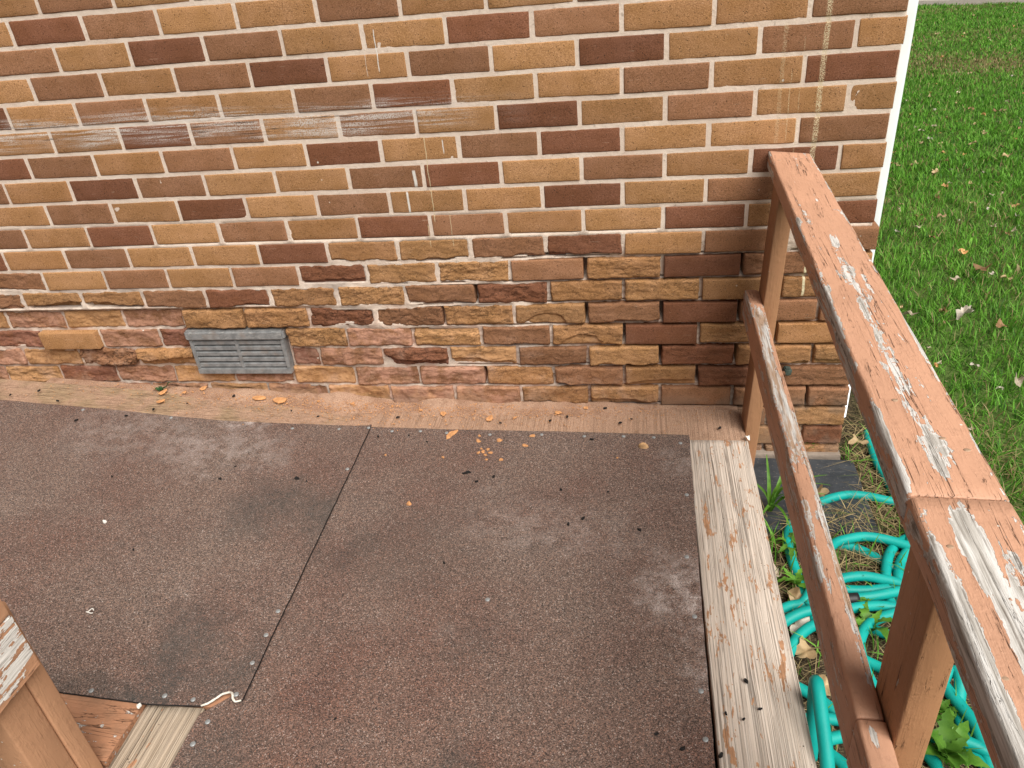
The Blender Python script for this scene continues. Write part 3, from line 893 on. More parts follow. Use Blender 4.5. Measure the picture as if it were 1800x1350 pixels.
M_EDGE = peel_mat("cracked_edge_paint", [((0, 0, 0), (1, .03, 1), .0)], .615, 0, paint=(.37, .185, .105), seed=2.2, crack=1.0, grime=.6, grain_axis='X')
M_FRAME = peel_mat("painted_frame", (), .74, 0, paint=(.40, .20, .115), seed=5.1)
M_NAIL = plain("galvanised_nail", (.30, .315, .32), .45, .5, .15, 200, .3)
M_TORN = plain("torn_felt_edge", (.66, .62, .55), .9, .1, .2, 90)
M_BLACK = plain("asphalt_edge", (.022, .02, .02), .85, .2, .3, 90)

landing = empty("landing", (.35, -.9, ZD))
tag(landing, "level wooden landing covered with brown mineral roofing, pale boards round its edge", "deck")
ramp = empty("ramp", (-.9, -.6, ramp_z(-.9)))
tag(ramp, "brown roofing covered wooden ramp rising left along the brick wall", "ramp")

def sheet(name, outline, zf, th, mat, parent, edge_mat=None, dens=.02):
    """thin sheet from a closed outline (x, y) laid on zf, with skirts"""
    bm = bmesh.new()
    vs = [bm.verts.new((x, y, zf(x, y))) for (x, y) in outline]
    f = bm.faces.new(vs)
    if f.normal.z < 0: bmesh.ops.reverse_faces(bm, faces=[f])
    r = bmesh.ops.extrude_face_region(bm, geom=[f])
    low = [v for v in r['geom'] if isinstance(v, bmesh.types.BMVert)]
    # the original face stays below: move extruded copies up
    for v in low: v.co.z += th
    bm.normal_update()
    me = bpy.data.meshes.new(name); bm.to_mesh(me); bm.free()
    me.materials.append(mat)
    if edge_mat:
        me.materials.append(edge_mat)
        for p in me.polygons:
            if abs(p.normal.z) < .5: p.material_index = 1
    o = link(name, me, parent); o.location = -wloc(parent)
    return o

def wig(pts, amp, step=.012, seed=0):
    """resample a closed polyline and roughen it"""
    out = []
    n = len(pts)
    for i in range(n):
        a, b = Vector((*pts[i], 0)), Vector((*pts[(i+1) % n], 0))
        k = max(1, int((b-a).length/step))
        d = (b-a).normalized(); nr = Vector((-d.y, d.x, 0))
        for j in range(k):
            p = a.lerp(b, j/k)
            w = amp*(fbm(p.x*14+seed, p.y*14, 0, 3) + .5*fbm(p.x*70, p.y*70, seed, 2))
            p = p + nr*w
            out.append((p.x, p.y))
    return out

# boards ------------------------------------------------------------
def strip_board(name, pts, zf, th, mat, parent, amp=.0015, step=.02):
    return sheet(name, wig(pts, amp, step, hash(name) % 97), zf, th, mat, parent)

flat = lambda x, y: ZD - .03
M_STRIP2 = wood_mat('dusty_landing_board', (.42, .28, .19), (.33, .21, .14), .0, 1.0, 3.3, 'Y', dark_amt=.25)
strip_board("back_board", [(-.119, -.17), (.767, -.17), (.9365, -.165), (.9365, -.0145), (-.119, -.0145)], flat, .03-.004, M_STRIP2, landing)
side = link("side_board", plank_mesh("side_board", .158, .036, -.1685, -2.3, M_SIDE, .003, .02, 3, .0010), landing, (.8605, 0, ZD-.0015))
link("left_board", plank_mesh("left_board", .1215, .036, -1.0765, -2.3, M_LEFT, .003, .02, 8, .0010), landing, (-.2315, 0, ZD-.0015))
# subfloor and joists
link("subfloor", box_mesh("subfloor", -.165, .775, -2.3, -.1725, ZD-.035, ZD-.0045, M_FRAME, .002), landing).location = -wloc(landing)
for (a, b, c_, d) in ((.885, .934, -2.28, -.02), (-.285, -.24, -2.28, -1.24), (-.115, .883, -.06, -.022), (.3, .34, -2.28, -.065)):
    link("joist", box_mesh("joist", a, b, c_, d, ZD-.17, ZD-.0385, M_FRAME, .003), landing).location = -wloc(landing)
for (a, b) in ((.84, -.12), (.84, -2.2), (-.2, -2.2), (-.2, -1.4)):
    link("leg", box_mesh("leg", a, a+.044, b-.09, b, -1.35, ZD-.172, M_FRAME, .003), landing).location = -wloc(landing)

rz = lambda th: (lambda x, y: ramp_z(x) - th)
strip_board("back_board", [(-2.4, -.165), (-.1205, -.165), (-.1205, -.020), (-2.4, -.020)], rz(.03), .03-.004, M_STRIP, ramp)
strip_board("edge_board", [(-2.4, -1.205), (-.2935, -1.205), (-.2935, -1.075), (-2.4, -1.075)], rz(.03), .03-.006, M_EDGE, ramp)
strip_board("subfloor", [(-2.4, -1.0745), (-.1205, -1.0745), (-.1205, -.1655), (-2.4, -.1655)], rz(.03), .03-.0045, M_FRAME, ramp, 0)
for (y0, y1) in ((-1.20, -1.16), (-.6, -.56), (-.075, -.035)):
    V = []
    for x in (-2.39, -.30):
        for (y, dz) in ((y0, -.0305), (y1, -.0305), (y1, -.16), (y0, -.16)): V.append((x, y, ramp_z(x)+dz))
    o = link("joist", mesh("joist", V, [(0, 1, 2, 3), (7, 6, 5, 4), (0, 4, 5, 1), (1, 5, 6, 2), (2, 6, 7, 3), (3, 7, 4, 0)], M_FRAME), ramp); o.location = -wloc(ramp)
for (x, y) in ((-2.2, -1.155), (-2.2, -.12), (-1.2, -1.155), (-1.2, -.12), (-.35, -.12)):
    link("leg", box_mesh("leg", x, x+.044, y, y+.044, -1.35, ramp_z(x+.044)-.16, M_FRAME, .003), ramp).location = -wloc(ramp)

# roofing -------------------------------------------------------------
s1 = sheet("roofing_sheet", wig([(-.128, -.1265), (.1, -.134), (.5, -.141), (.786, -.1495), (.784, -.40), (.7795, -.60), (.776, -.9), (.7735, -1.15), (.772, -2.3), (-.1725, -2.3), (-.1725, -1.09), (-.128, -1.05)], .0016, .02, 5), lambda x, y: ZD - .0035, .0045, M_ROOF1, landing, M_BLACK)
top = [(-.1255, -.1265), (-.117, -.35), (-.110, -.62), (-.104, -.85), (-.098, -1.05), (-.0975, -1.062), (-.108, -1.066), (-.116, -1.060), (-.122, -1.050), (-.131, -1.046), (-.142, -1.050), (-.152, -1.060), (-.163, -1.071), (-.174, -1.0775)]
bot = [(-.285, -1.0875), (-.48, -1.0865), (-.9, -1.086), (-2.4, -1.084)]
lft = [(-2.4, -.17), (-1.314, -.143), (-.93, -.147), (-.70, -.155), (-.561, -.156), (-.45, -.150), (-.36, -.143), (-.27, -.136)]
def z2(x, y):
    z = ramp_z(x) - .0035 if x < -.13 else ZD + .0018
    if x > -.19 and y < -1.03: z += .004*max(0, 1-abs(x+.135)/.03)*max(0, min(1, (-1.03-y)/.02))
    return z + .0045*max(0, min(1, (x+.20)/.07))
s2 = sheet("roofing_sheet", wig(top+bot+lft, .0013, .014, 9), z2, .0048, M_ROOF2, ramp, M_BLACK)
# white torn lip at the ragged corner
V, F = tube([(x, y, z2(x, y)+.0045) for (x, y) in [(-.1745, -1.0785), (-.163, -1.0725), (-.152, -1.0615), (-.142, -1.0515), (-.131, -1.0475), (-.122, -1.0515), (-.116, -1.0615), (-.108, -1.0675), (-.0985, -1.0635)]], .0021, 7, .004)
V = [v + Vector((.0012*fbm(v.x*300, v.y*300, 0), .0014*fbm(v.x*300, v.y*300, 5), 0)) for v in V]
o = link("torn_edge", mesh("torn_edge", V, F, M_TORN, True), s2); o.location = -wloc(s2)

def nail_me():
    V, F = [], []
    for (r, z) in ((.0052, -.0005), (.0052, .0008), (.0044, .0014), (.002, .0017)):
        for k in range(12):
            a = 2*math.pi*k/12; V.append((r*math.cos(a), r*math.sin(a), z))
    for i in range(3):
        for k in range(12):
            F.append((i*12+k, i*12+(k+1) % 12, (i+1)*12+(k+1) % 12, (i+1)*12+k))
    F.append(tuple(36+k for k in range(12)))
    return mesh("nail", V, F, M_NAIL, True)
NAIL = nail_me()
NL = [(689, 758), (739, 758), (785, 761), (861, 764), (952, 764), (1027, 767), (1096, 767), (1149, 769), (1196, 779), (1207, 870), (1207, 979), (1221, 1084), (857, 1054), (1232, 1215), (365, 1269), (339, 1308), (1240, 1300)]
NR = [(649, 757), (633, 780), (625, 801), (612, 830), (491, 1081), (470, 1123), (446, 1172), (418, 1228), (161, 1215), (290, 1224), (340, 1231), (146, 721), (301, 735), (514, 754), (596, 755)]
for q in NL:
    p = at(*q, ZD + .001); link("nail", NAIL, s1, (p.x, p.y, ZD + .0012), (random.uniform(-.05, .05), random.uniform(-.05, .05), 0))
def on_ramp(px, py):
    d = RIGHT*((px-900)/FPX) + DOWN*((py-675)/FPX) + FWD
    n = Vector((1/12, 0, 1)); c = ZD - .01
    t = (c - n.dot(CAM))/n.dot(d)
    p = CAM + d*t
    return p if p.x < -.12 else at(px, py, ZD)
for q in NR:
    p = on_ramp(*q); link("nail", NAIL, s2, (p.x, p.y, z2(p.x, p.y) + .0050), (0, -R(4.7) if p.x < -.2 else 0, 0))

# ------------------------------------------------------------------ right railing
RT = -.378
def bl_(xs): return [((x, y, 0), (rx, ry, .03), a) for (x, y, rx, ry, a) in xs]
M_RAIL1 = peel_mat("peeling_top_rail", bl_([(-.001, -.47, .009, .03, .16), (.004, -.60, .012, .06, .26), (-.002, -.74, .018, .09, .34), (.002, -.86, .018, .10, .32), (.003, -.98, .013, .09, .28), (0, -1.08, .010, .09, .26), (0, -1.20, .018, .10, .34), (.017, -1.20, .008, .06, .2),
                   (-.042, -1.17, .006, .06, .3), (-.042, -1.25, .008, .05, .3), (-.038, -.80, .007, .02, .22), (-.041, -.5, .006, .04, .16), (.041, -.9, .005, .5, .2)]), .66, .07, .044, seed=.0, crack=.85)
M_RAIL2 = peel_mat("badly_peeled_top_rail", bl_([(-.041, -1.45, .013, .32, .36), (-.012, -1.36, .020, .09, .34), (.002, -1.45, .028, .18, .34), (.002, -1.62, .034, .24, .38), (.037, -1.33, .014, .04, .36), (.024, -1.46, .012, .12, .26), (.02, -1.37, .006, .02, .2), (-.046, -1.6, .02, .25, .3), (0, -1.9, .05, .3, .2)]), .66, .07, .044, seed=6.0, crack=.9)
M_MID1 = peel_mat("worn_mid_rail", bl_([(-.002, -.22, .020, .14, .34), (-.002, -.45, .020, .22, .44), (0, -.66, .022, .16, .46), (-.010, -.92, .008, .1, .34), (.012, -.95, .008, .25, .40), (-.008, -1.04, .008, .07, .34), (.010, -1.15, .008, .16, .34), (0, -.3, .018, .2, .3)]), .68, .05, .0175, seed=3.0, crack=.9, wood_grey=False)
M_MID2 = peel_mat("worn_mid_rail_end", bl_([(-.003, -1.31, .010, .03, .34)]), .70, .05, .0175, seed=8.0, crack=.8)
M_POST = peel_mat("painted_post", bl_([]), .755, .0, .02, paint=(.36, .185, .098), seed=4.4, crack=.35, grain_axis='X')
M_POST2 = peel_mat("cracked_painted_post", bl_([]), .745, .0, .02, paint=(.37, .19, .098), seed=7.7, crack=.95, grain_axis='X')

rail = empty("handrail", (.94, -.7, -1.3))
tag(rail, "right hand timber railing with peeling salmon paint running from wall corner towards viewer", "railing")
ang = math.atan2(.0374, 1)          # the rail leans in a little towards the viewer
RW, RTH = .090, .041
def end_cut(v):                      # the far end is cut askew against the wall
    x, y, z = v
    k = max(0, 1 + y/.25) if y > -.25 else 0
    return (x, y - k*max(0, (x + .045))*.45, z)
top1 = link("top_rail", plank_mesh("top_rail", RW, RTH, -.003, -1.2880, M_RAIL1, .005, .02, 1, .0012, end_cut), rail, (.9985, 0, RT), (0, 0, -ang))
top2 = link("top_rail", plank_mesh("top_rail", RW+.001, RTH, -1.2912, -2.35, M_RAIL2, .006, .02, 2, .0014), rail, (.9985, 0, RT+.0006), (0, 0, -ang))
top1["label"] = "far length of top rail, paint split along its middle"; top2["label"] = "near length of top rail, mostly bare to white primer"
mang = math.atan2(.0125, 1)
def round_end(v):
    x, y, z = v
    k = max(0, 1 + y/.06) if y > -.06 else 0
    return (x, y, z - .02*k*k*(1 if z > -.045 else 0))
mid1 = link("mid_rail", plank_mesh("mid_rail", .034, .089, -.016, -1.2830, M_MID1, .006, .02, 4, .0013, round_end), rail, (.9385, 0, -.722), (0, 0, -mang))
mid2 = link("mid_rail", plank_mesh("mid_rail", .034, .089, -1.2858, -2.3, M_MID2, .005, .02, 5, .0012), rail, (.9385, 0, -.7225), (0, 0, -mang))
def post_mesh(name, xb, xt, y0, y1, zb, zt, w, mat, seed):
    """post w wide in X from y0 to y1; leaning from xb at the deck to xt at the top; textured along its length through its own X axis"""
    V, F = [], []
    n = 40; r = .003
    prof = []
    for cx, cy, a0 in ((w-r, y0+r, -90), (w-r, y1-r, 0), (r, y1-r, 90), (r, y0+r, 180)):
        for k in range(3):
            a = R(a0+45*k); prof.append((cx+r*math.cos(a), cy+r*math.sin(a)))
    P = len(prof)
    for i in range(n+1):
        z = zb + (zt-zb)*i/n
        x0 = xb + (xt-xb)*(z-(-1.1))/((-.42)-(-1.1))
        for (x, y) in prof:
            V.append((z, x0 + x + .0009*fbm(z*8, y*30, seed), y + .0009*fbm(z*8, x*30, seed+4)))
    for i in range(n):
        for k in range(P):
            a, b = i*P+k, i*P+(k+1) % P
            F.append((a, b, b+P, a+P))
    F.append(tuple(reversed(range(P)))); F.append(tuple(n*P+k for k in range(P)))
    me = mesh(name, V, F, mat)
    for p in me.polygons: p.use_smooth = len(p.vertices) == 4
    bm = bmesh.new(); bm.from_mesh(me); bmesh.ops.recalc_face_normals(bm, faces=bm.faces); bm.to_mesh(me); bm.free()
    return me
# local (z, x, y) -> world: local X is up, local Y is X, local Z is Y
POST_ROT = Matrix(((0, 1, 0), (0, 0, 1), (1, 0, 0))).to_euler()
def post(me, parent):
    o = link("post", me, parent, (0, 0, 0), POST_ROT); return o
post(post_mesh("post", .937, .966, -.130, -.042, -1.32, RT-.0425, .037, M_POST, 3), rail)
post(post_mesh("post", .9405, .9405, -1.314, -1.232, -1.33, RT-.0415, .038, M_POST2, 9), rail)
def rail_nail(x, y):
    p = Vector((.9985, 0, RT)) + Matrix.Rotation(-ang, 3, 'Z') @ Vector((x, y, 0))
    link("nail", NAIL2, rail, (p.x, p.y, RT - .0004), (0, 0, 0))
def nail2():
    V, F = [], []
    for (r, z) in ((.0029, .0), (.0029, .0005), (.0016, .0008)):
        for k in range(10):
            a = 2*math.pi*k/10; V.append((r*math.cos(a)*1.3, r*math.sin(a), z))
    for i in range(2):
        for k in range(10): F.append((i*10+k, i*10+(k+1) % 10, (i+1)*10+(k+1) % 10, (i+1)*10+k))
    F.append(tuple(20+k for k in range(10)))
    return mesh("nail", V, F, plain("painted_nail", (.36, .24, .16), .6, .4, .2, 200), True)
NAIL2 = nail2()
for (x, y) in ((-.018, -1.115), (.030, -1.21), (.012, -1.19), (-.03, -.09), (.02, -.085), (-.028, -1.36), (-.03, -1.50), (.018, -1.31)):
    rail_nail(x, y)

# ------------------------------------------------------------------ left newel post with the ends of two boards
M_LPOST = peel_mat("left_post_paint", bl_([]), .72, .0, .02, paint=(.43, .235, .135), seed=1.9, crack=.3, grain_axis='X')
M_LBOARD = peel_mat("left_board_stripes", [((0, -1.24, -.05), (.1, .22, .11), .20)], .585, .0, .02, paint=(.47, .25, .145), seed=12.3, crack=.5, white=1.35)
M_LBOARD2 = peel_mat("left_board_sound", (), .78, .0, .02, paint=(.44, .24, .14), seed=15.0, crack=.3)
lrail = empty("newel_post", (-.33, -1.26, -1.3))
tag(lrail, "short timber post at the ramp corner, white streaks on the board nailed across it", "post")
def lpost(x0, w, y0, y1, zb, zt, mat, seed):
    return post(post_mesh("post", x0, x0, y0, y1, zb, zt, w, mat, seed), lrail)
lpost(-.388, .088, -1.308, -1.2465, -1.33, -.66, M_LPOST, 2)
lpost(-.386, .088, -1.245, -1.2085, -1.33, -.685, M_LPOST, 5)
def side_board(name, x, z1, h, y1, mat, th=.019):
    V, F = [], []
    n = 40
    prof = [(0, 0), (th-.002, 0), (th, -.002), (th, -h+.002), (th-.002, -h), (0, -h)]
    for i in range(n+1):
        y = y1 - 1.0*i/n
        for (a, b) in prof: V.append((a + .0006*fbm(y*10, b*40, 1), y, b + .0006*fbm(y*10, a*40, 2)))
    for i in range(n):
        for k in range(6):
            a, b = i*6+k, i*6+(k+1) % 6
            F.append((a, a+6, b+6, b))
    F.append(tuple(range(6))); F.append(tuple(n*6+k for k in reversed(range(6))))
    me = mesh(name, V, F, mat)
    bm = bmesh.new(); bm.from_mesh(me); bmesh.ops.recalc_face_normals(bm, faces=bm.faces); bm.to_mesh(me); bm.free()
    return link(name, me, lrail, (x, 0, z1))
b1 = side_board("rail_board", -.2985, -.692, .112, -1.227, M_LBOARD)
b2 = side_board("rail_board", -.2985, -.575, .1155, -1.2285, M_LBOARD2)
b1["label"] = "lower rail board with white stripes of bare primer"; b2["label"] = "upper rail board with sound paint"

# ------------------------------------------------------------------ paving slab by the wall
def build_slab():
    t = NT("dark_slate", .6, .35)
    P = t.pos(); n = t.noise(P, 14, 5, .65)
    c = t.mix(t.ramp(n, .3, .7), (.022, .026, .031), (.048, .054, .062))
    s_ = t.noise(t.vscale(P, (14, 190, 1)), 1, 3, .6, 1.4)
    c = t.mix(t.ramp(s_, .62, .70, 0, .5), c, (.16, .16, .16))
    c = t.mix(t.ramp(t.noise(P, 140, 2), .64, .7, 0, .6), c, (.20, .17, .13))
    m_ = t.out(c, None, t.bump(n, .004, .6))
    o = link("paving_slab", box_mesh("paving_slab", 0, .318, -.31, 0, -.04, 0, m_, .003), None, (.944, -.016, -1.272), (0, 0, R(-.8)))
    tag(o, "dark slate paving slab lying on the ground beside the brick wall corner", "slab")
build_slab()

# ------------------------------------------------------------------ garden hose
def build_hose():
    t = NT("teal_hose", .5, .3)
    P = t.pos()
    f = t.noise(P, 12, 3)
    c = t.mix(t.ramp(f, .3, .7), (.002, .285, .255), (.004, .350, .310))
    c = t.mix(t.ramp(t.noise(P, 70, 4, .7), .60, .75, 0, .35), c, (.10, .30, .22))
    rib = t.noise(t.vscale(P, (160, 160, 160)), 1, 2)
    m_ = t.out(c, t.ramp(f, .3, .7, .45, .6), t.bump(rib, .0007, .5))
    g = -1.279
    paths = [
        [(1524, 760, 0), (1529, 779, 0), (1542, 814, 0), (1560, 846, 0), (1576, 878, 0), (1592, 915, .004), (1600, 955, .012), (1582, 991, .012), (1579, 1020, .01), (1584, 1060, 0), (1610, 1130, 0), (1664, 1210, .018), (1693, 1246, .022), (1713, 1272, .022), (1724, 1299, .018), (1738, 1345, .01), (1742, 1390, 0)],
        [(1660, 960, 0), (1612, 898, .004), (1578, 884, .008), (1551, 878, .012), (1522, 872, .014), (1489, 870, .014), (1456, 877, .014), (1433, 887, .014), (1403, 906, .012), (1386, 935, .01), (1388, 969, .006), (1398, 1002, .002), (1409, 1036, 0), (1420, 1070, 0), (1450, 1115, 0), (1500, 1150, -.004), (1560, 1180, 0)],
        [(1690, 1050, .01), (1640, 985, .016), (1596, 960, .022), (1556, 948, .024), (1522, 943, .026), (1496, 946, .026), (1471, 953, .026), (1456, 967, .026), (1438, 1000, .024), (1424, 1040, .018), (1411, 1060, .006), (1393, 1064, 0), (1373, 1072, 0), (1345, 1092, 0)],
        [(1442, 968, 0), (1465, 958, 0), (1493, 960, 0), (1513, 967, 0), (1533, 977, 0), (1551, 987, .002), (1580, 1012, .002), (1625, 1060, 0)],
        [(1600, 945, .002), (1580, 953, .004), (1567, 967, .01), (1560, 984, .018), (1557, 1013, .012), (1562, 1050, 0), (1580, 1090, 0)],
        [(1420, 1066, .01), (1445, 1038, .014), (1473, 1020, .018), (1496, 1014, .02), (1522, 1013, .02), (1549, 1018, .02), (1577, 1024, .018), (1640, 1050, .012)],
        [(1430, 1052, 0), (1478, 1038, .004), (1522, 1038, .006), (1576, 1031, .006), (1650, 1010, .004)],
        [(1500, 1052, .016), (1540, 1047, .018), (1576, 1040, .018), (1660, 1024, .012)],
        [(1345, 1122, 0), (1378, 1094, .012), (1400, 1081, .018), (1424, 1073, .020), (1455, 1071, .020), (1487, 1071, .020), (1522, 1066, .020), (1569, 1067, .018), (1650, 1090, .01)],
        [(1368, 1200, 0), (1375, 1180, 0), (1389, 1143, .004), (1400, 1123, .008), (1416, 1108, .01), (1431, 1099, .01), (1460, 1089, .006), (1491, 1092, .004), (1511, 1099, 0), (1536, 1108, 0), (1556, 1114, 0), (1610, 1140, 0)],
        [(1660, 1062, .02), (1600, 1070, .022), (1564, 1081, .022), (1538, 1090, .022), (1520, 1106, .022), (1511, 1128, .022), (1513, 1150, .018), (1520, 1174, .01), (1531, 1199, .004), (1562, 1255, 0), (1606, 1306, 0), (1627, 1323, .004), (1645, 1345, .004), (1660, 1380, 0)],
        [(1398, 1206, 0), (1438, 1228, .0), (1464, 1248, .0), (1510, 1290, 0), (1560, 1340, 0)],
        [(1380, 1268, 0), (1440, 1263, .004), (1467, 1265, .006), (1530, 1272, .004), (1600, 1290, 0)],
        [(1390, 1330, .012), (1442, 1305, .016), (1478, 1295, .018), (1530, 1288, .014), (1580, 1290, .01)],
        [(1395, 1275, .0), (1440, 1312, .006), (1467, 1332, .01), (1487, 1348, .014), (1530, 1385, .01)],
        [(1640, 1230, .01), (1664, 1186, .03), (1681, 1178, .036), (1689, 1200, .034), (1686, 1228, .012), (1689, 1272, 0), (1707, 1303, 0), (1735, 1345, 0), (1760, 1390, 0)],
        [(1570, 1296, .0), (1605, 1292, .012), (1638, 1294, .020), (1671, 1297, .024), (1704, 1306, .024), (1733, 1321, .020), (1780, 1355, .01)],
        [(1670, 1292, 0), (1700, 1316, .004), (1718, 1332, .006), (1735, 1350, .008), (1765, 1390, .01)],
    ]
    V, F = [], []
    for p in paths:
        v, f_ = tube([at(x, y, g + dz) + Vector((0, 0, 0)) for (x, y, dz) in p], .0120, 12, .012)
        o = len(V); V += v; F += [tuple(i+o for i in q) for q in f_]
    # the loop that leans up against the deck's edge
    lp = [at(1404, 1330, -1.20), at(1407, 1270, -1.13), at(1411, 1222, -1.08), at(1416, 1201, -1.055), at(1424, 1199, -1.045), at(1430, 1222, -1.05), at(1432, 1262, -1.065), at(1435, 1348, -1.10), at(1438, 1420, -1.16), at(1450, 1480, -1.22)]
    for q in lp: q.x = max(q.x, .955)
    v, f_ = tube(lp, .0120, 12, .01)
    o = len(V); V += v; F += [tuple(i+o for i in q) for q in f_]
    h = empty("garden_hose", tuple(at(1530, 1040, -1.29)))
    tag(h, "teal green garden hose lying in tangled loops on the ground under the railing", "hose")
    o = link("hose", mesh("hose", V, F, m_, True), h); o.location = -wloc(h)
    blk = plain("black_rubber", (.012, .012, .013), .5, .4, .2, 60)
    v, f_ = tube([at(1480, 1055, g+.020), at(1494, 1053, g+.021), at(1508, 1052, g+.021)], .0138, 14)
    o = link("coupling", mesh("coupling", v, f_, blk, True), h); o.location = -wloc(h)
build_hose()

# ------------------------------------------------------------------ grass
rng = np.random.default_rng(11)
def blade_mat(name, trans=.35):
    t = NT(name, .55, .25)
    a = t.attr("tint", "Color")
    t.set(t.b.inputs["Base Color"], a)
    tr = t.new("ShaderNodeBsdfTranslucent"); t.set(tr.inputs["Color"], a)
    mx = t.new("ShaderNodeMixShader"); mx.inputs[0].default_value = trans
    t.t.links.new(t.b.outputs[0], mx.inputs[1]); t.t.links.new(tr.outputs[0], mx.inputs[2])
    t.t.links.new(mx.outputs[0], t.n["Material Output"].inputs[0])
    return t.m
M_BLADE = blade_mat("grass_blades")
M_STRAW = blade_mat("straw", .15)
def blades(name, x, y, z, h, w, lean, tint, mat, flat=0.0, az=None):
    n = len(x)
    if az is None: az = rng.uniform(0, 2*np.pi, n)
    dx, dy = np.cos(az), np.sin(az)
    # the face turns any way
    fa = az + np.pi/2 + rng.normal(0, .5, n)
    px, py = np.cos(fa), np.sin(fa)
    P = np.zeros((n, 7, 3))
    for lv, (t, ww) in enumerate(((0, .8), (.38, 1.0), (.74, .62))):
        out = lean*(t**1.6)*h; up = h*t*(1-flat) - .35*lean*h*t*t*(1-flat)
        bx, by, bz = x+dx*out, y+dy*out, z+up
        P[:, lv*2] = np.stack([bx-px*w*ww/2, by-py*w*ww/2, bz], 1)
        P[:, lv*2+1] = np.stack([bx+px*w*ww/2, by+py*w*ww/2, bz], 1)
    out = lean*h; up = h*(1-flat) - .35*lean*h*(1-flat)
    P[:, 6] = np.stack([x+dx*out, y+dy*out, z+up], 1)
    base = (np.arange(n)*7)[:, None]
    quads = np.concatenate([base+np.array([0, 1, 3, 2]), base+np.array([2, 3, 5, 4])], 0)
    tris = base+np.array([4, 5, 6])
    me = bpy.data.meshes.new(name)
    nq, nt = len(quads), len(tris)
    me.vertices.add(n*7); me.vertices.foreach_set("co", P.reshape(-1).astype(np.float32))
    me.loops.add(nq*4+nt*3); me.loops.foreach_set("vertex_index", np.concatenate([quads.reshape(-1), tris.reshape(-1)]).astype(np.int32))
    me.polygons.add(nq+nt)
    ls = np.concatenate([np.arange(nq)*4, nq*4+np.arange(nt)*3]).astype(np.int32)
    me.polygons.foreach_set("loop_start", ls)
    try: me.polygons.foreach_set("loop_total", np.concatenate([np.full(nq, 4), np.full(nt, 3)]).astype(np.int32))
    except Exception: pass
    me.update(calc_edges=True)
    ca = me.attributes.new("tint", 'FLOAT_COLOR', 'POINT')
    cc = np.ones((n, 7, 4)); cc[:, :, :3] = tint[:, None, :]
    ca.data.foreach_set("color", cc.reshape(-1).astype(np.float32))
    me.materials.append(mat); me.validate()
    return me
def vnoise(x, y, s, seed):
    """smooth 2-D value noise, numpy"""
    g = np.random.default_rng(seed).random((64, 64))
    u, v = x*s + 100, y*s + 100
    i, j = np.floor(u).astype(int), np.floor(v).astype(int)
    a, b = u-i, v-j; a = a*a*(3-2*a); b = b*b*(3-2*b)
    q = lambda ii, jj: g[ii % 64, jj % 64]
    return (q(i, j)*(1-a)+q(i+1, j)*a)*(1-b) + (q(i, j+1)*(1-a)+q(i+1, j+1)*a)*b
gz = lambda X, Y: np.array([ground_z(a, b) for a, b in zip(X, Y)])
G1, G2, G3 = np.array([.088, .275, .020]), np.array([.200, .450, .060]), np.array([.040, .130, .014])
STR1, STR2 = np.array([.42, .33, .17]), np.array([.24, .18, .085])

def lawn():
    X, Y, Hh, W, L, T = [], [], [], [], [], []
    def zone(n, fx, h, w, dry):
        x, y = fx(n)
        clump = vnoise(x, y, 9, 1)*.6 + vnoise(x, y, 28, 2)*.4
        keep = rng.random(n) < .35 + .9*clump
        x, y, clump = x[keep], y[keep], clump[keep]
        m = len(x)
        big = vnoise(x, y, .9, 3); mid = vnoise(x, y, 3.5, 4)
        f = np.clip(rng.normal(.25 + .55*clump + .25*(mid-.5), .22), 0, 1)[:, None]
        t = G1*(1-f) + G2*f
        d = (rng.random(m) < .22)[:, None]; t = np.where(d, G3*(.7+.6*rng.random((m, 1))), t)
        # straw-coloured blades, more of them in worn patches and by the wall
        dr = dry + 0.22*np.clip((big-.62)*5, 0, 1) + .55*np.exp(-(((x-3.75)/.75)**2 + ((y-6.1)/.55)**2)) + .55*np.exp(-((x-1.42)**2/.05 + (y+.02)**2/.12))
        s = (rng.random(m) < dr)[:, None]
        ss = rng.random((m, 1)); t = np.where(s, STR1*ss + STR2*(1-ss), t)
        t = t*(.75 + .5*rng.random((m, 1)))
        X.append(x); Y.append(y); Hh.append(h*(.55+.7*clump)*rng.uniform(.6, 1.25, m)); W.append(w*rng.uniform(.7, 1.3, m))
        L.append(np.clip(rng.normal(.55, .3, m), .05, 1.3)); T.append(t)
    zone(44000, lambda n: (rng.uniform(1.36, 2.75, n), rng.uniform(-.75, 2.6, n)), .058, .0034, .07)
    zone(7000, lambda n: (rng.uniform(1.36, 2.2, n), rng.uniform(-2.2, -.75, n)), .055, .0036, .1)
    def wedge(y0, y1):
        def f(n):
            y = rng.uniform(y0, y1, n); lo = 1.28 + (y-.5)*.30; hi = 2.15 + (y-1.0)*.46
            return rng.uniform(0, 1, n)*(hi-lo+.5)+lo-.12, y
        return f
    zone(42000, wedge(2.5, 5.6), .052, .0048, .07)
    zone(60000, wedge(5.6, 11.6), .045, .0070, .09)
    def beside(n):
        y = rng.uniform(2.3, 11.5, n); x = 1.25 + rng.uniform(0, 1, n)*(.15 + (y-.5)*.30)
        return x, y
    zone(30000, beside, .048, .0075, .06)
    zone(14000, lambda n: (rng.uniform(1.9, 9, n), rng.uniform(-2, 11, n)), .05, .012, .06)
    x, y, h, w, l, t = map(np.concatenate, (X, Y, Hh, W, L, T))
    o = link("lawn_grass", blades("lawn_grass", x, y, gz(x, y)-.004, h, w, l, t, M_BLADE)); tag(o, kind='stuff')
lawn()

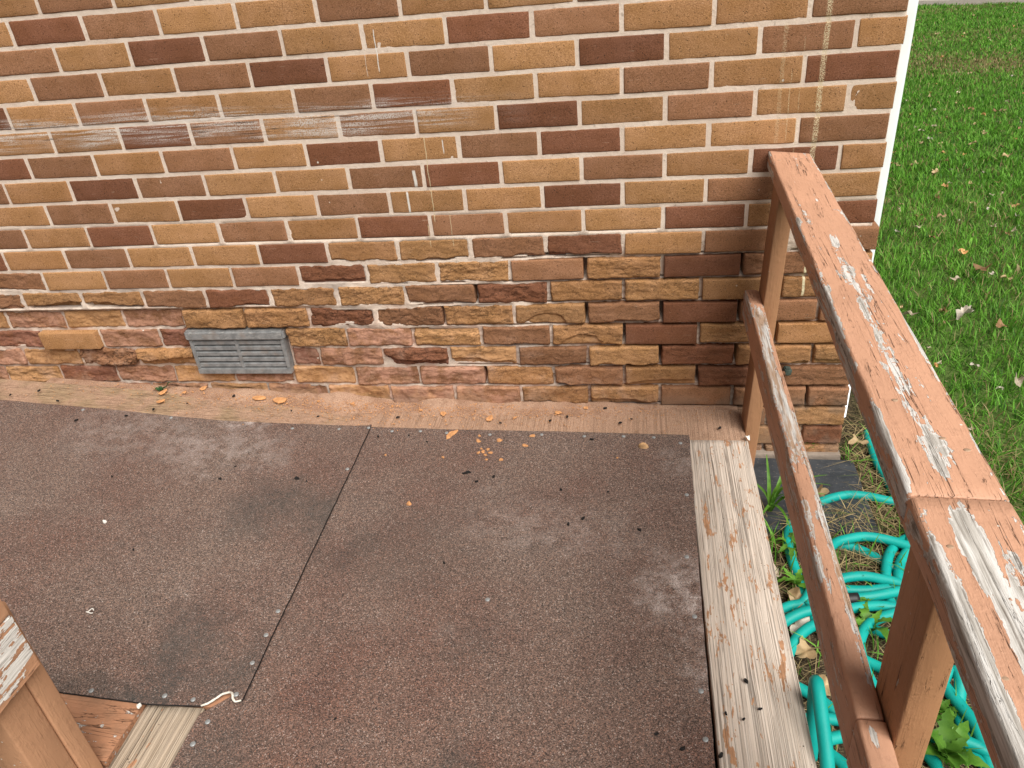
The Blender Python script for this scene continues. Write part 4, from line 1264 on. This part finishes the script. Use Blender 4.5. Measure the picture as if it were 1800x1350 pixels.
def under_rail():
    # dry clippings and thatch: thin, lying nearly flat
    n = 11000
    x = rng.uniform(.95, 1.75, n); y = rng.uniform(-1.75, .25, n)
    d = .45*np.exp(-((x-1.30)**2/.02 + (y+.02)**2/.06)) + .9*np.exp(-((x-1.24)**2/.018 + (y+.30)**2/.018)) + .6*np.exp(-((x-1.16)**2/.012 + (y+.52)**2/.012)) + .26
    d = np.where((x < 1.245) & (x > .94) & (y > -.235), .005, d); d = np.where((x > .94) & (x < 1.13) & (y > -.26) & (y <= -.2), .03, d)
    d = np.where((x < 1.222) & (y > .0), 0, d)
    k = rng.random(n) < d
    x, y = x[k], y[k]; m = len(x)
    s = rng.random((m, 1)); t = (STR1*s + STR2*(1-s))*(.6+.7*rng.random((m, 1)))
    g = (rng.random(m) < .12)[:, None]; t = np.where(g, np.array([.10, .14, .04]), t)
    z = np.maximum(gz(x, y), np.where((x < 1.265) & (x > .94) & (y > -.33) & (y < 0), -1.271, -2)) + rng.uniform(.001, .022, m)
    o = link("dry_grass", blades("dry_grass", x, y, z, rng.uniform(.04, .13, m), rng.uniform(.0011, .0024, m), rng.uniform(.7, 1.2, m), t, M_STRAW, .92)); tag(o, kind='stuff')
    # green blades coming up between the coils and along the deck
    n = 5200
    x = rng.uniform(.95, 1.6, n); y = rng.uniform(-1.8, .1, n)
    d = .12 + .5*vnoise(x, y, 8, 21)**2 + .6*np.exp(-((x-1.0)**2/.004 + (y+.36)**2/.02)) + .5*np.exp(-((x-1.36)**2/.01 + (y+.22)**2/.03)) + .5*np.exp(-((x-1.17)**2/.004 + (y+.02)**2/.0008))
    d = np.where((x < 1.262) & (x > .94) & (y > -.33) & (y < -.03), .0, d)
    d = np.where((x < 1.222) & (y > -.014), 0, d)
    k = rng.random(n) < d
    x, y = x[k], y[k]; m = len(x)
    f = rng.random((m, 1)); t = (G1*f + G2*(1-f))*(.6+.7*rng.random((m, 1)))
    o = link("ground_grass", blades("ground_grass", x, y, gz(x, y)-.003, rng.uniform(.03, .09, m), rng.uniform(.002, .004, m), rng.uniform(.2, 1.1, m), t, M_BLADE)); tag(o, kind='stuff')
under_rail()

# ------------------------------------------------------------------ weeds
def leaf_mat(name, c, c2, trans=.3, scale=40):
    t = NT(name, .5, .35)
    O = t.obj(); f = t.noise(O, scale, 4, .6); r = t.rand()
    cc = t.hsv(t.mix(t.ramp(f, .3, .7), c, c2), .5, 1, t.ramp(r, 0, 1, .75, 1.2, False))
    t.out(cc, None, t.bump(f, .001, .6))
    tr = t.new("ShaderNodeBsdfTranslucent"); t.set(tr.inputs["Color"], cc)
    mx = t.new("ShaderNodeMixShader"); mx.inputs[0].default_value = trans
    t.t.links.new(t.b.outputs[0], mx.inputs[1]); t.t.links.new(tr.outputs[0], mx.inputs[2])
    t.t.links.new(mx.outputs[0], t.n["Material Output"].inputs[0])
    return t.m
M_WEED = leaf_mat("weed_leaf", (.065, .190, .018), (.130, .300, .035))
M_DARKLEAF = leaf_mat("dark_green_leaf", (.02, .07, .02), (.04, .11, .03))
def lobed_leaf(L, Wd, teeth, depth, curl, seed, n=22):
    """leaf blade from the origin along +X, lobed edge, arched and folded along its rib"""
    V, F = [], []
    r = random.Random(seed)
    for i in range(n+1):
        t = i/n
        w = Wd*(math.sin(math.pi*min(1, t**.75))**.8)*(1-depth*abs(math.sin(teeth*math.pi*t+r.uniform(-.25, .25)))) + .0008
        z = curl*L*(t*1.0 - 1.25*t*t) + .0025*math.sin(9*t+seed)
        x = L*t
        V += [(x, -w, z+.32*w), (x, 0, z), (x, w, z+.28*w+.1*w*math.sin(12*t))]
    for i in range(n):
        a = i*3
        F += [(a, a+3, a+4, a+1), (a+1, a+4, a+5, a+2)]
    return V, F
def plant(name, px, py, zb, leaves, label, cat="weed", mat=M_WEED, group=None, parts='leaf'):
    p = at(px, py, zb)
    o = empty(name, (p.x, p.y, zb)); tag(o, label, cat, group)
    for (az, el, L, W_, teeth, dep, curl, sd) in leaves:
        V, F = lobed_leaf(L, W_, teeth, dep, curl, sd)
        k = link(parts, mesh(parts, V, F, mat, True), o)
        k.location = (0, 0, 0); k.rotation_euler = (random.uniform(-.3, .3), -el, az)
    return o
r_ = random.Random(5)
def rosette(n, L, W_, el=.35, seed=0, dep=.45, teeth=6):
    rr = random.Random(seed)
    return [(2*math.pi*i/n+rr.uniform(-.4, .4), el+rr.uniform(-.2, .45), L*rr.uniform(.6, 1.1), W_*rr.uniform(.7, 1.15), teeth, dep, rr.uniform(.3, .7), rr.random()*9) for i in range(n)]
GZ = -1.285
plant("dandelion", 1530, 1110, GZ+.012, rosette(8, .085, .016, .55, 1), "leafy green dandelion growing through the hose coils left of the near post")
plant("dandelion", 1662, 1335, GZ+.015, rosette(9, .095, .022, .6, 2), "largest green weed, broad leaves between near post and top rail at bottom edge")
plant("dandelion", 1650, 1255, GZ+.005, rosette(6, .05, .014, .5, 3), "small toothed green weed just right of the near post")
plant("dandelion", 1393, 962, GZ+.01, rosette(7, .065, .011, .55, 4, .5, 5), "jagged green weed between deck edge and hose below the dark slab")
plant("dandelion", 1398, 1030, GZ+.005, rosette(6, .06, .010, .6, 6, .5, 5), "thin green weed beside the hose near the deck board, lower of two")
plant("dandelion", 1516, 1062, GZ+.022, rosette(4, .028, .014, .6, 7, .35, 3), "tiny pale green leaf by the black hose coupling")
gl = [(R(a), e, L, .0042, 1, .0, c, s) for (a, e, L, c, s) in ((60, .9, .17, .8, 1), (95, 1.1, .16, .55, 2), (20, .8, .18, .9, 3), (130, .9, .12, .8, 4), (-30, .8, .15, .95, 5), (-80, .7, .16, .8, 6), (-55, .9, .19, .9, 7), (-110, .8, .13, .7, 8), (45, 1.1, .13, .5, 9), (0, .7, .15, .9, 10), (-20, 1.0, .2, .8, 11))]
plant("grass_tuft", 1352, 905, GZ, gl, "tuft of long arching grass between deck edge and dark slab", "grass", parts='blade')
gl = [(R(a), e, L, .002, 1, .0, c, s) for (a, e, L, c, s) in ((60, 1.1, .05, .5, 1), (95, 1.2, .07, .35, 2), (20, .9, .06, .6, 3), (130, 1.0, .06, .6, 4), (-30, 1.1, .05, .7, 5), (-80, 1.0, .06, .6, 6), (170, 1.1, .07, .5, 8))]
plant("grass_tuft", 1418, 797, -1.278, gl, "small grass tuft at the foot of the brick wall behind the mid rail", "grass", parts='blade')
plant("weed", 20, 1365, GZ, rosette(7, .13, .03, .7, 9, .2, 3), "pale green leafy plant on the ground behind the left post at the corner", mat=M_WEED)
p = at(290, 685, -1.035)
o = plant("sprig", 289, 683, -1.040, [(R(35), .55, .040, .0085, 1, 0, .2, 1), (R(175), .12, .035, .004, 1, 0, .3, 2), (R(150), .5, .022, .004, 1, 0, .3, 3)], "little dark green sprig at the wall base above the ramp", "sprig", M_DARKLEAF)
o.location.y = -.022

# ------------------------------------------------------------------ fallen leaves on the lawn
def dead_leaf(kind, seed):
    r = random.Random(seed)
    n = 26 if kind != 'lance' else 14
    V = [(0, 0, .004)]; F = []
    for ring, s in ((1, .5), (2, 1.0)):
        for i in range(n):
            a = 2*math.pi*i/n
            if kind == 'oak': rad = .030*(1 + .28*math.cos(5*a) + .12*math.cos(9*a+1) + .08*r.uniform(-1, 1))
            elif kind == 'oval': rad = .024*(1 + .38*math.cos(2*a) + .05*r.uniform(-1, 1))
            elif kind == 'lance': rad = .022/math.sqrt(math.cos(a)**2/4.2 + math.sin(a)**2/.10)*.42
            else: rad = .021*(1+.3*r.uniform(-1, 1))
            x, y = s*rad*math.cos(a), s*rad*math.sin(a)
            cz = {'oak': .22, 'oval': .3, 'lance': .18, 'curl': .9}[kind]
            z = cz*(y*y)/.022 + .008*s*math.sin(3*a+seed) + (.3*x if kind == 'curl' else 0) + .004
            V.append((x, y*(.75 if kind == 'curl' else 1), z))
    for i in range(n):
        j = (i+1) % n
        F.append((0, 1+i, 1+j)); F.append((1+i, 1+n+i, 1+n+j, 1+j))
    return V, F
LM = [leaf_mat("dead_leaf_tan", (.36, .25, .13), (.50, .37, .21), .15, 60), leaf_mat("dead_leaf_pale", (.44, .36, .26), (.56, .49, .38), .15, 60),
      leaf_mat("dead_leaf_brown", (.20, .11, .055), (.36, .22, .11), .1, 60), leaf_mat("dead_leaf_grey", (.36, .32, .27), (.50, .45, .38), .1, 60), leaf_mat("dead_leaf_orange", (.60, .30, .11), (.70, .42, .2), .2, 60)]
LMESH = {}
for kind in ('oak', 'oval', 'lance', 'curl'):
    for mi in range(5):
        V, F = dead_leaf(kind, mi+len(kind)); LMESH[(kind, mi)] = mesh("leaf", V, F, LM[mi], True)
def leaf(x, y, z, kind, mi, s, rz, label, group=None, tilt=.3):
    o = link("fallen_leaf", LMESH[(kind, mi)], None, (x, y, z), (random.uniform(-tilt, tilt), random.uniform(-tilt, tilt), rz))
    o.scale = (s, s, s); tag(o, label, "leaf", group); return o
def leaf_px(px, py, kind, mi, s, rz, label, z=-1.262): 
    p = at(px, py, z); return leaf(p.x, p.y, z, kind, mi, s, rz, label)
leaf_px(1660, 568, 'lance', 0, 1.15, R(62), "long pale tan leaf lying on the lawn right of the top rail", -1.248)
leaf_px(1694, 553, 'curl', 3, 1.35, R(20), "curled grey leaf just beside the long pale leaf on the lawn", -1.245)
leaf_px(1727, 474, 'oak', 2, 1.0, R(50), "crumpled brown leaf on the grass above the long pale leaf", -1.25)
leaf_px(1680, 491, 'oval', 1, .75, R(10), "small pale leaf upper left of the long tan leaf on lawn", -1.25)
leaf_px(1645, 643, 'lance', 4, .8, R(100), "narrow orange leaf on edge beside the top rail", -1.25)
leaf_px(1758, 573, 'oak', 2, .7, R(10), "small brown curled leaf right of the curled grey leaf", -1.25)
leaf_px(1789, 672, 'curl', 1, .9, R(80), "whitish crumpled leaf at right edge of lawn", -1.25)
leaf_px(1601, 553, 'oval', 1, .9, R(150), "pale leaf close to the rail edge left of the long leaf", -1.25)
leaf_px(1692, 443, 'oval', 4, .9, R(80), "bright orange leaf on the grass nearest the downspout foot", -1.25)
leaf_px(1768, 275, 'oval', 0, 1.2, R(30), "broad yellow tan leaf in the leaf scatter far up the lawn", -1.25)
leaf_px(1510, 779, 'oak', 0, .8, R(30), "yellow brown lobed leaf on dry grass past the wall corner", -1.262)
leaf_px(1440, 868, 'oak', 0, .75, R(70), "tan lobed leaf at the near edge of the dark slab", -1.264)
leaf_px(1417, 1148, 'oak', 0, .8, R(20), "large tan leaf on the soil below the hose bends by the deck", -1.270)
leaf_px(1408, 1102, 'oval', 3, 1.0, R(60), "pale grey leaf under the hose next to deck edge", -1.284)
leaf_px(1450, 1205, 'oval', 0, .7, R(120), "tan leaf half hidden behind the mid rail on bare soil", -1.275)
leaf_px(1399, 1052, 'oval', 0, .9, R(100), "buff leaf between deck edge and the leftmost hose bend", -1.276)
leaf_px(1369, 1009, 'curl', 1, .7, R(70), "small whitish leaf beside deck edge above the buff leaf", -1.276)
rl = random.Random(21)
cnt = 0
while cnt < 190:
    y = rl.uniform(.1, 10.2)
    lo, hi = 1.30 + (y-.5)*.30, 2.2 + (y-1.0)*.43
    x = rl.uniform(max(1.45, lo), hi+.15)
    d = .25 + .9*math.exp(-((y-3.2)/1.7)**2)
    if rl.random() > d or not in_frame(x, y, -1.25, 10): continue
    cnt += 1
    kind = rl.choice(('oak', 'oval', 'oval', 'curl', 'curl', 'lance')); mi = rl.choice((0, 0, 1, 2, 2, 3, 4) if y > 2 else (0, 1, 2, 2, 3))
    zn = "on the lawn near the railing" if y < 1.5 else "in the leaf scatter halfway up the lawn" if y < 4.6 else "on the far lawn towards the road"
    leaf(x, y, ground_z(x, y) + rl.uniform(.010, .034), kind, mi, rl.uniform(.3, .68), rl.uniform(0, 6.28), "small %s %s leaf %s" % (("tan", "pale", "brown", "grey", "orange")[mi], {'oak': 'lobed', 'oval': 'oval', 'lance': 'narrow', 'curl': 'curled'}[kind], zn), "dry leaves scattered over the lawn")

# ------------------------------------------------------------------ crumbs of brick and specks on the deck
M_FLAKE = plain("brick_flake", (.52, .26, .115), .9, .15, .22, 120, 0, .0008)
M_PEB = plain("tan_pebble", (.50, .31, .16), .8, .2, .25, 80)
M_SPECK = plain("black_speck", (.010, .009, .009), .7, .3, .3, 200)
M_WSPECK = plain("white_chip", (.72, .69, .64), .8, .2, .15, 200)
def chip(L, W_, th, seed, mat, name, lobes=.22):
    r = random.Random(seed); n = 13; V, F = [], []
    ph = [r.uniform(0, 6.28) for _ in range(4)]
    for (s, z) in ((1.0, 0), (1.0, th*.6), (.86, th)):
        for i in range(n):
            a = 2*math.pi*i/n
            k = 1 + lobes*(math.sin(2*a+ph[0])*.6 + math.sin(3*a+ph[1])*.5 + math.sin(5*a+ph[2])*.4)
            V.append((L/2*s*k*math.cos(a), W_/2*s*k*math.sin(a), z + th*.25*math.sin(2*a+ph[3])*(z > 0)))
    for j in range(2):
        for i in range(n): F.append((j*n+i, j*n+(i+1) % n, (j+1)*n+(i+1) % n, (j+1)*n+i))
    F.append(tuple(2*n+i for i in range(n)))
    return mesh(name, V, F, mat)
def deck_z(p): 
    return (ramp_z(p.x) if p.x < -.12 else ZD) + .0018
def on_deck(q):
    p = on_ramp(*q); return p
def put(name, me, q, rz, label, cat, group=None, dz=0.0):
    p = on_deck(q)
    z = deck_z(p) + (.003 if p.x < -.1 else -.0005) + dz
    o = link(name, me, None, (p.x, p.y, z), (0, R(4.7) if p.x < -.12 else 0, rz)); tag(o, label, cat, group); return o
put("brick_flake", chip(.042, .022, .003, 3, M_FLAKE, "brick_flake", .3), (794, 764), R(62), "largest orange brick flake, lying across top edge of the landing's roofing", "brick flake")
put("brick_flake", chip(.040, .030, .004, 4, M_FLAKE, "brick_flake"), (777, 712), R(10), "broad orange flake against the wall foot above the largest flake", "brick flake")
put("brick_flake", chip(.045, .030, .004, 6, M_FLAKE, "brick_flake", .12), (493, 706), R(0), "oval brick flake on the dusty board below right of the air vent", "brick flake")
put("brick_flake", chip(.042, .026, .003, 7, M_FLAKE, "brick_flake", .12), (456, 702), R(5), "flat brick flake under the air vent, left one of a touching pair", "brick flake")
put("pebble", chip(.026, .014, .010, 8, M_PEB, "pebble", .08), (1131, 787), R(-8), "rounded tan pebble near the landing roofing's back right corner", "pebble")
put("brick_flake", chip(.012, .012, .005, 9, M_FLAKE, "brick_flake"), (719, 887), R(0), "lone orange crumb out on the roofing below the flake cluster", "brick flake")
fl = [(804, 709, 26), (861, 736, 24), (779, 728, 20), (981, 726, 18), (1030, 718, 14), (841, 776, 14), (878, 775, 15), (843, 767, 8), (923, 784, 14), (936, 767, 14), (849, 795, 12), (858, 791, 9), (862, 797, 11), (841, 797, 9), (853, 801, 8), (846, 790, 6), (855, 809, 7),
      (881, 809, 11), (678, 801, 6), (779, 805, 8), (287, 692, 24), (283, 708, 20), (358, 685, 22), (325, 692, 12), (1085, 806, 5), (905, 735, 10), (740, 722, 9), (690, 715, 10), (620, 712, 12), (560, 708, 10)]
for i, (x, y, s) in enumerate(fl):
    put("brick_flake", chip(s*.00115, s*.00085, .0025, 20+i, M_FLAKE, "brick_flake", .25), (x, y), r_.uniform(0, 6), "small orange brick crumb " + ("on the ramp's edge board under the vent" if x < 600 else "out on the landing roofing below the wall" if y > 764 else "in the dust at the wall foot behind the landing"), "brick flake", "brick crumbs fallen along the wall")
sp = [(103, 708), (271, 723), (223, 734), (135, 742), (412, 699), (513, 725), (198, 841), (415, 823), (540, 850), (388, 845), (236, 970), (20, 697), (665, 769), (719, 767), (751, 778), (868, 839), (838, 848), (986, 862), (1069, 866), (1025, 913), (999, 923), (1124, 933), (781, 991), (1040, 774), (967, 741), (997, 734), (1064, 719), (1154, 1292), (1265, 754),
      (1311, 1199), (1336, 1248), (1276, 1256), (1307, 1266), (1267, 1330), (590, 1265), (489, 1068), (1110, 738), (1090, 745), (880, 745), (700, 735), (560, 735), (330, 712), (70, 690), (1200, 1318)]
me_s = [chip(.0085, .0055, .003, 70+i, M_SPECK, "black_speck") for i in range(4)]
for i, q in enumerate(sp):
    o = put("black_speck", me_s[i % 4], q, r_.uniform(0, 6), "tiny black speck of debris " + ("on the pale board beside the railing" if q[0] > 1255 else "on the dusty board along the wall" if q[1] < 760 - max(0, 560-q[0])*.09 else "on the ramp roofing left of the seam" if q[0] < 600 else "on the landing roofing right of the seam"), "speck", "black specks scattered over the deck", .001)
    k = r_.uniform(.7, 1.25); o.scale = (k, k, k)
put("black_speck", chip(.014, .013, .005, 81, M_SPECK, "black_speck"), (523, 845), 0, "biggest black speck, on the ramp roofing left of the seam", "speck")
put("black_speck", chip(.018, .010, .004, 82, M_SPECK, "black_speck", .4), (821, 832), R(15), "double black speck on the landing below the brick crumbs", "speck")
put("white_chip", chip(.011, .009, .004, 83, M_WSPECK, "white_chip"), (186, 921), 0, "white paint chip in the middle of the ramp roofing", "chip", None, .001)
V, F = tube([(.007*math.cos(a), .005*math.sin(a), .004+.003*math.sin(a*2)) for a in np.linspace(0, 5.6, 12)], .0012, 6, .003)
put("paint_curl", mesh("paint_curl", V, F, M_WSPECK, True), (161, 1080), .4, "curled white paint flake shaped like a ring on the ramp", "chip", None, .001)
put("white_chip", chip(.009, .009, .005, 84, M_WSPECK, "white_chip"), (246, 1244), 0, "white chip at the corner where ramp edge meets grey board", "chip", None, -.001)
# flake of paint lifting at the foot of the far post
V, F = lobed_leaf(.024, .006, 2, .3, .5, 3, 8)
o = link("paint_flake", mesh("paint_flake", V, F, M_WSPECK, True), None, (.934, -.155, ZD+.002), (0, -.3, R(-70))); tag(o, "white paint flake curling up at the far post's foot", "chip")

# ------------------------------------------------------------------ brick dust and grit heaped along the wall foot
def wall_dust():
    xs = np.linspace(-1.25, .93, 330); ys = np.linspace(-.115, .012, 24)
    V = []
    for y in ys:
        for x in xs:
            amt = math.exp(-((x+.25)/.42)**2) + .45*math.exp(-((x-.35)/.3)**2) + .05
            d = max(0, (.0 - y))
            h = .026*amt*math.exp(-d/.030)*(.65+.7*fbm(x*6, y*5, 0, 3)) + .0035*amt*fbm(x*16, y*16, 2, 4)*math.exp(-d/.05) + .0012*fbm(x*90, y*90, 4, 2)
            V.append((x, y, ramp_z(x) - .0062 + min(h, .03) + (.0042*math.exp(-(d/.06)**2) - .0012 + .0016*fbm(x*24, y*24, 9, 3))*min(1, amt*1.6)))
    nx = len(xs)
    F = [(j*nx+i, j*nx+i+1, (j+1)*nx+i+1, (j+1)*nx+i) for j in range(len(ys)-1) for i in range(nx-1)]
    t = NT("brick_dust", .98, .05)
    P = t.pos(); n = t.noise(P, 12, 4, .6); g = t.noise(P, 520, 2, .8)
    c = t.mix(t.ramp(n, .35, .65), (.33, .195, .13), (.45, .29, .205))
    c = t.mix(t.ramp(g, .38, .50, .75, 0), c, (.15, .075, .045))
    c = t.mix(t.ramp(t.noise(P, 40, 4, .7), .5, .68, 0, .5), c, (.24, .14, .09))
    c = t.mix(t.ramp(g, .58, .68, 0, .6), c, (.64, .48, .36))
    m_ = t.out(c, None, t.bump(t.math('ADD', g, t.noise(P, 150, 3)), .0022, .9))
    o = link("brick_dust", mesh("brick_dust", V, F, m_, True)); tag(o, kind='stuff')
    # loose grit
    V, F = [], []
    r = random.Random(44)
    for i in range(2600):
        x = r.gauss(-.1, .5); y = -abs(r.gauss(0, .055)) - .004
        if not -1.35 < x < .92 or (y < -.14 and r.random() < .7): continue
        s_ = r.uniform(.0007, .0022)*(1.6 if r.random() < .06 else 1)
        z = (ramp_z(x) if x < -.12 else ZD) + max(0, .012*math.exp(y/.03)*math.exp(-((x+.2)/.5)**2))
        o_ = len(V)
        for k in range(4):
            a = k*1.57 + r.uniform(-.4, .4); V.append((x+s_*math.cos(a), y+s_*math.sin(a), z+r.uniform(-.0003, .0008)))
        V.append((x, y, z + s_*1.1))
        F += [(o_+k, o_+(k+1) % 4, o_+4) for k in range(4)]
    o = link("brick_grit", mesh("brick_grit", V, F, M_FLAKE)); tag(o, kind='stuff')
wall_dust()
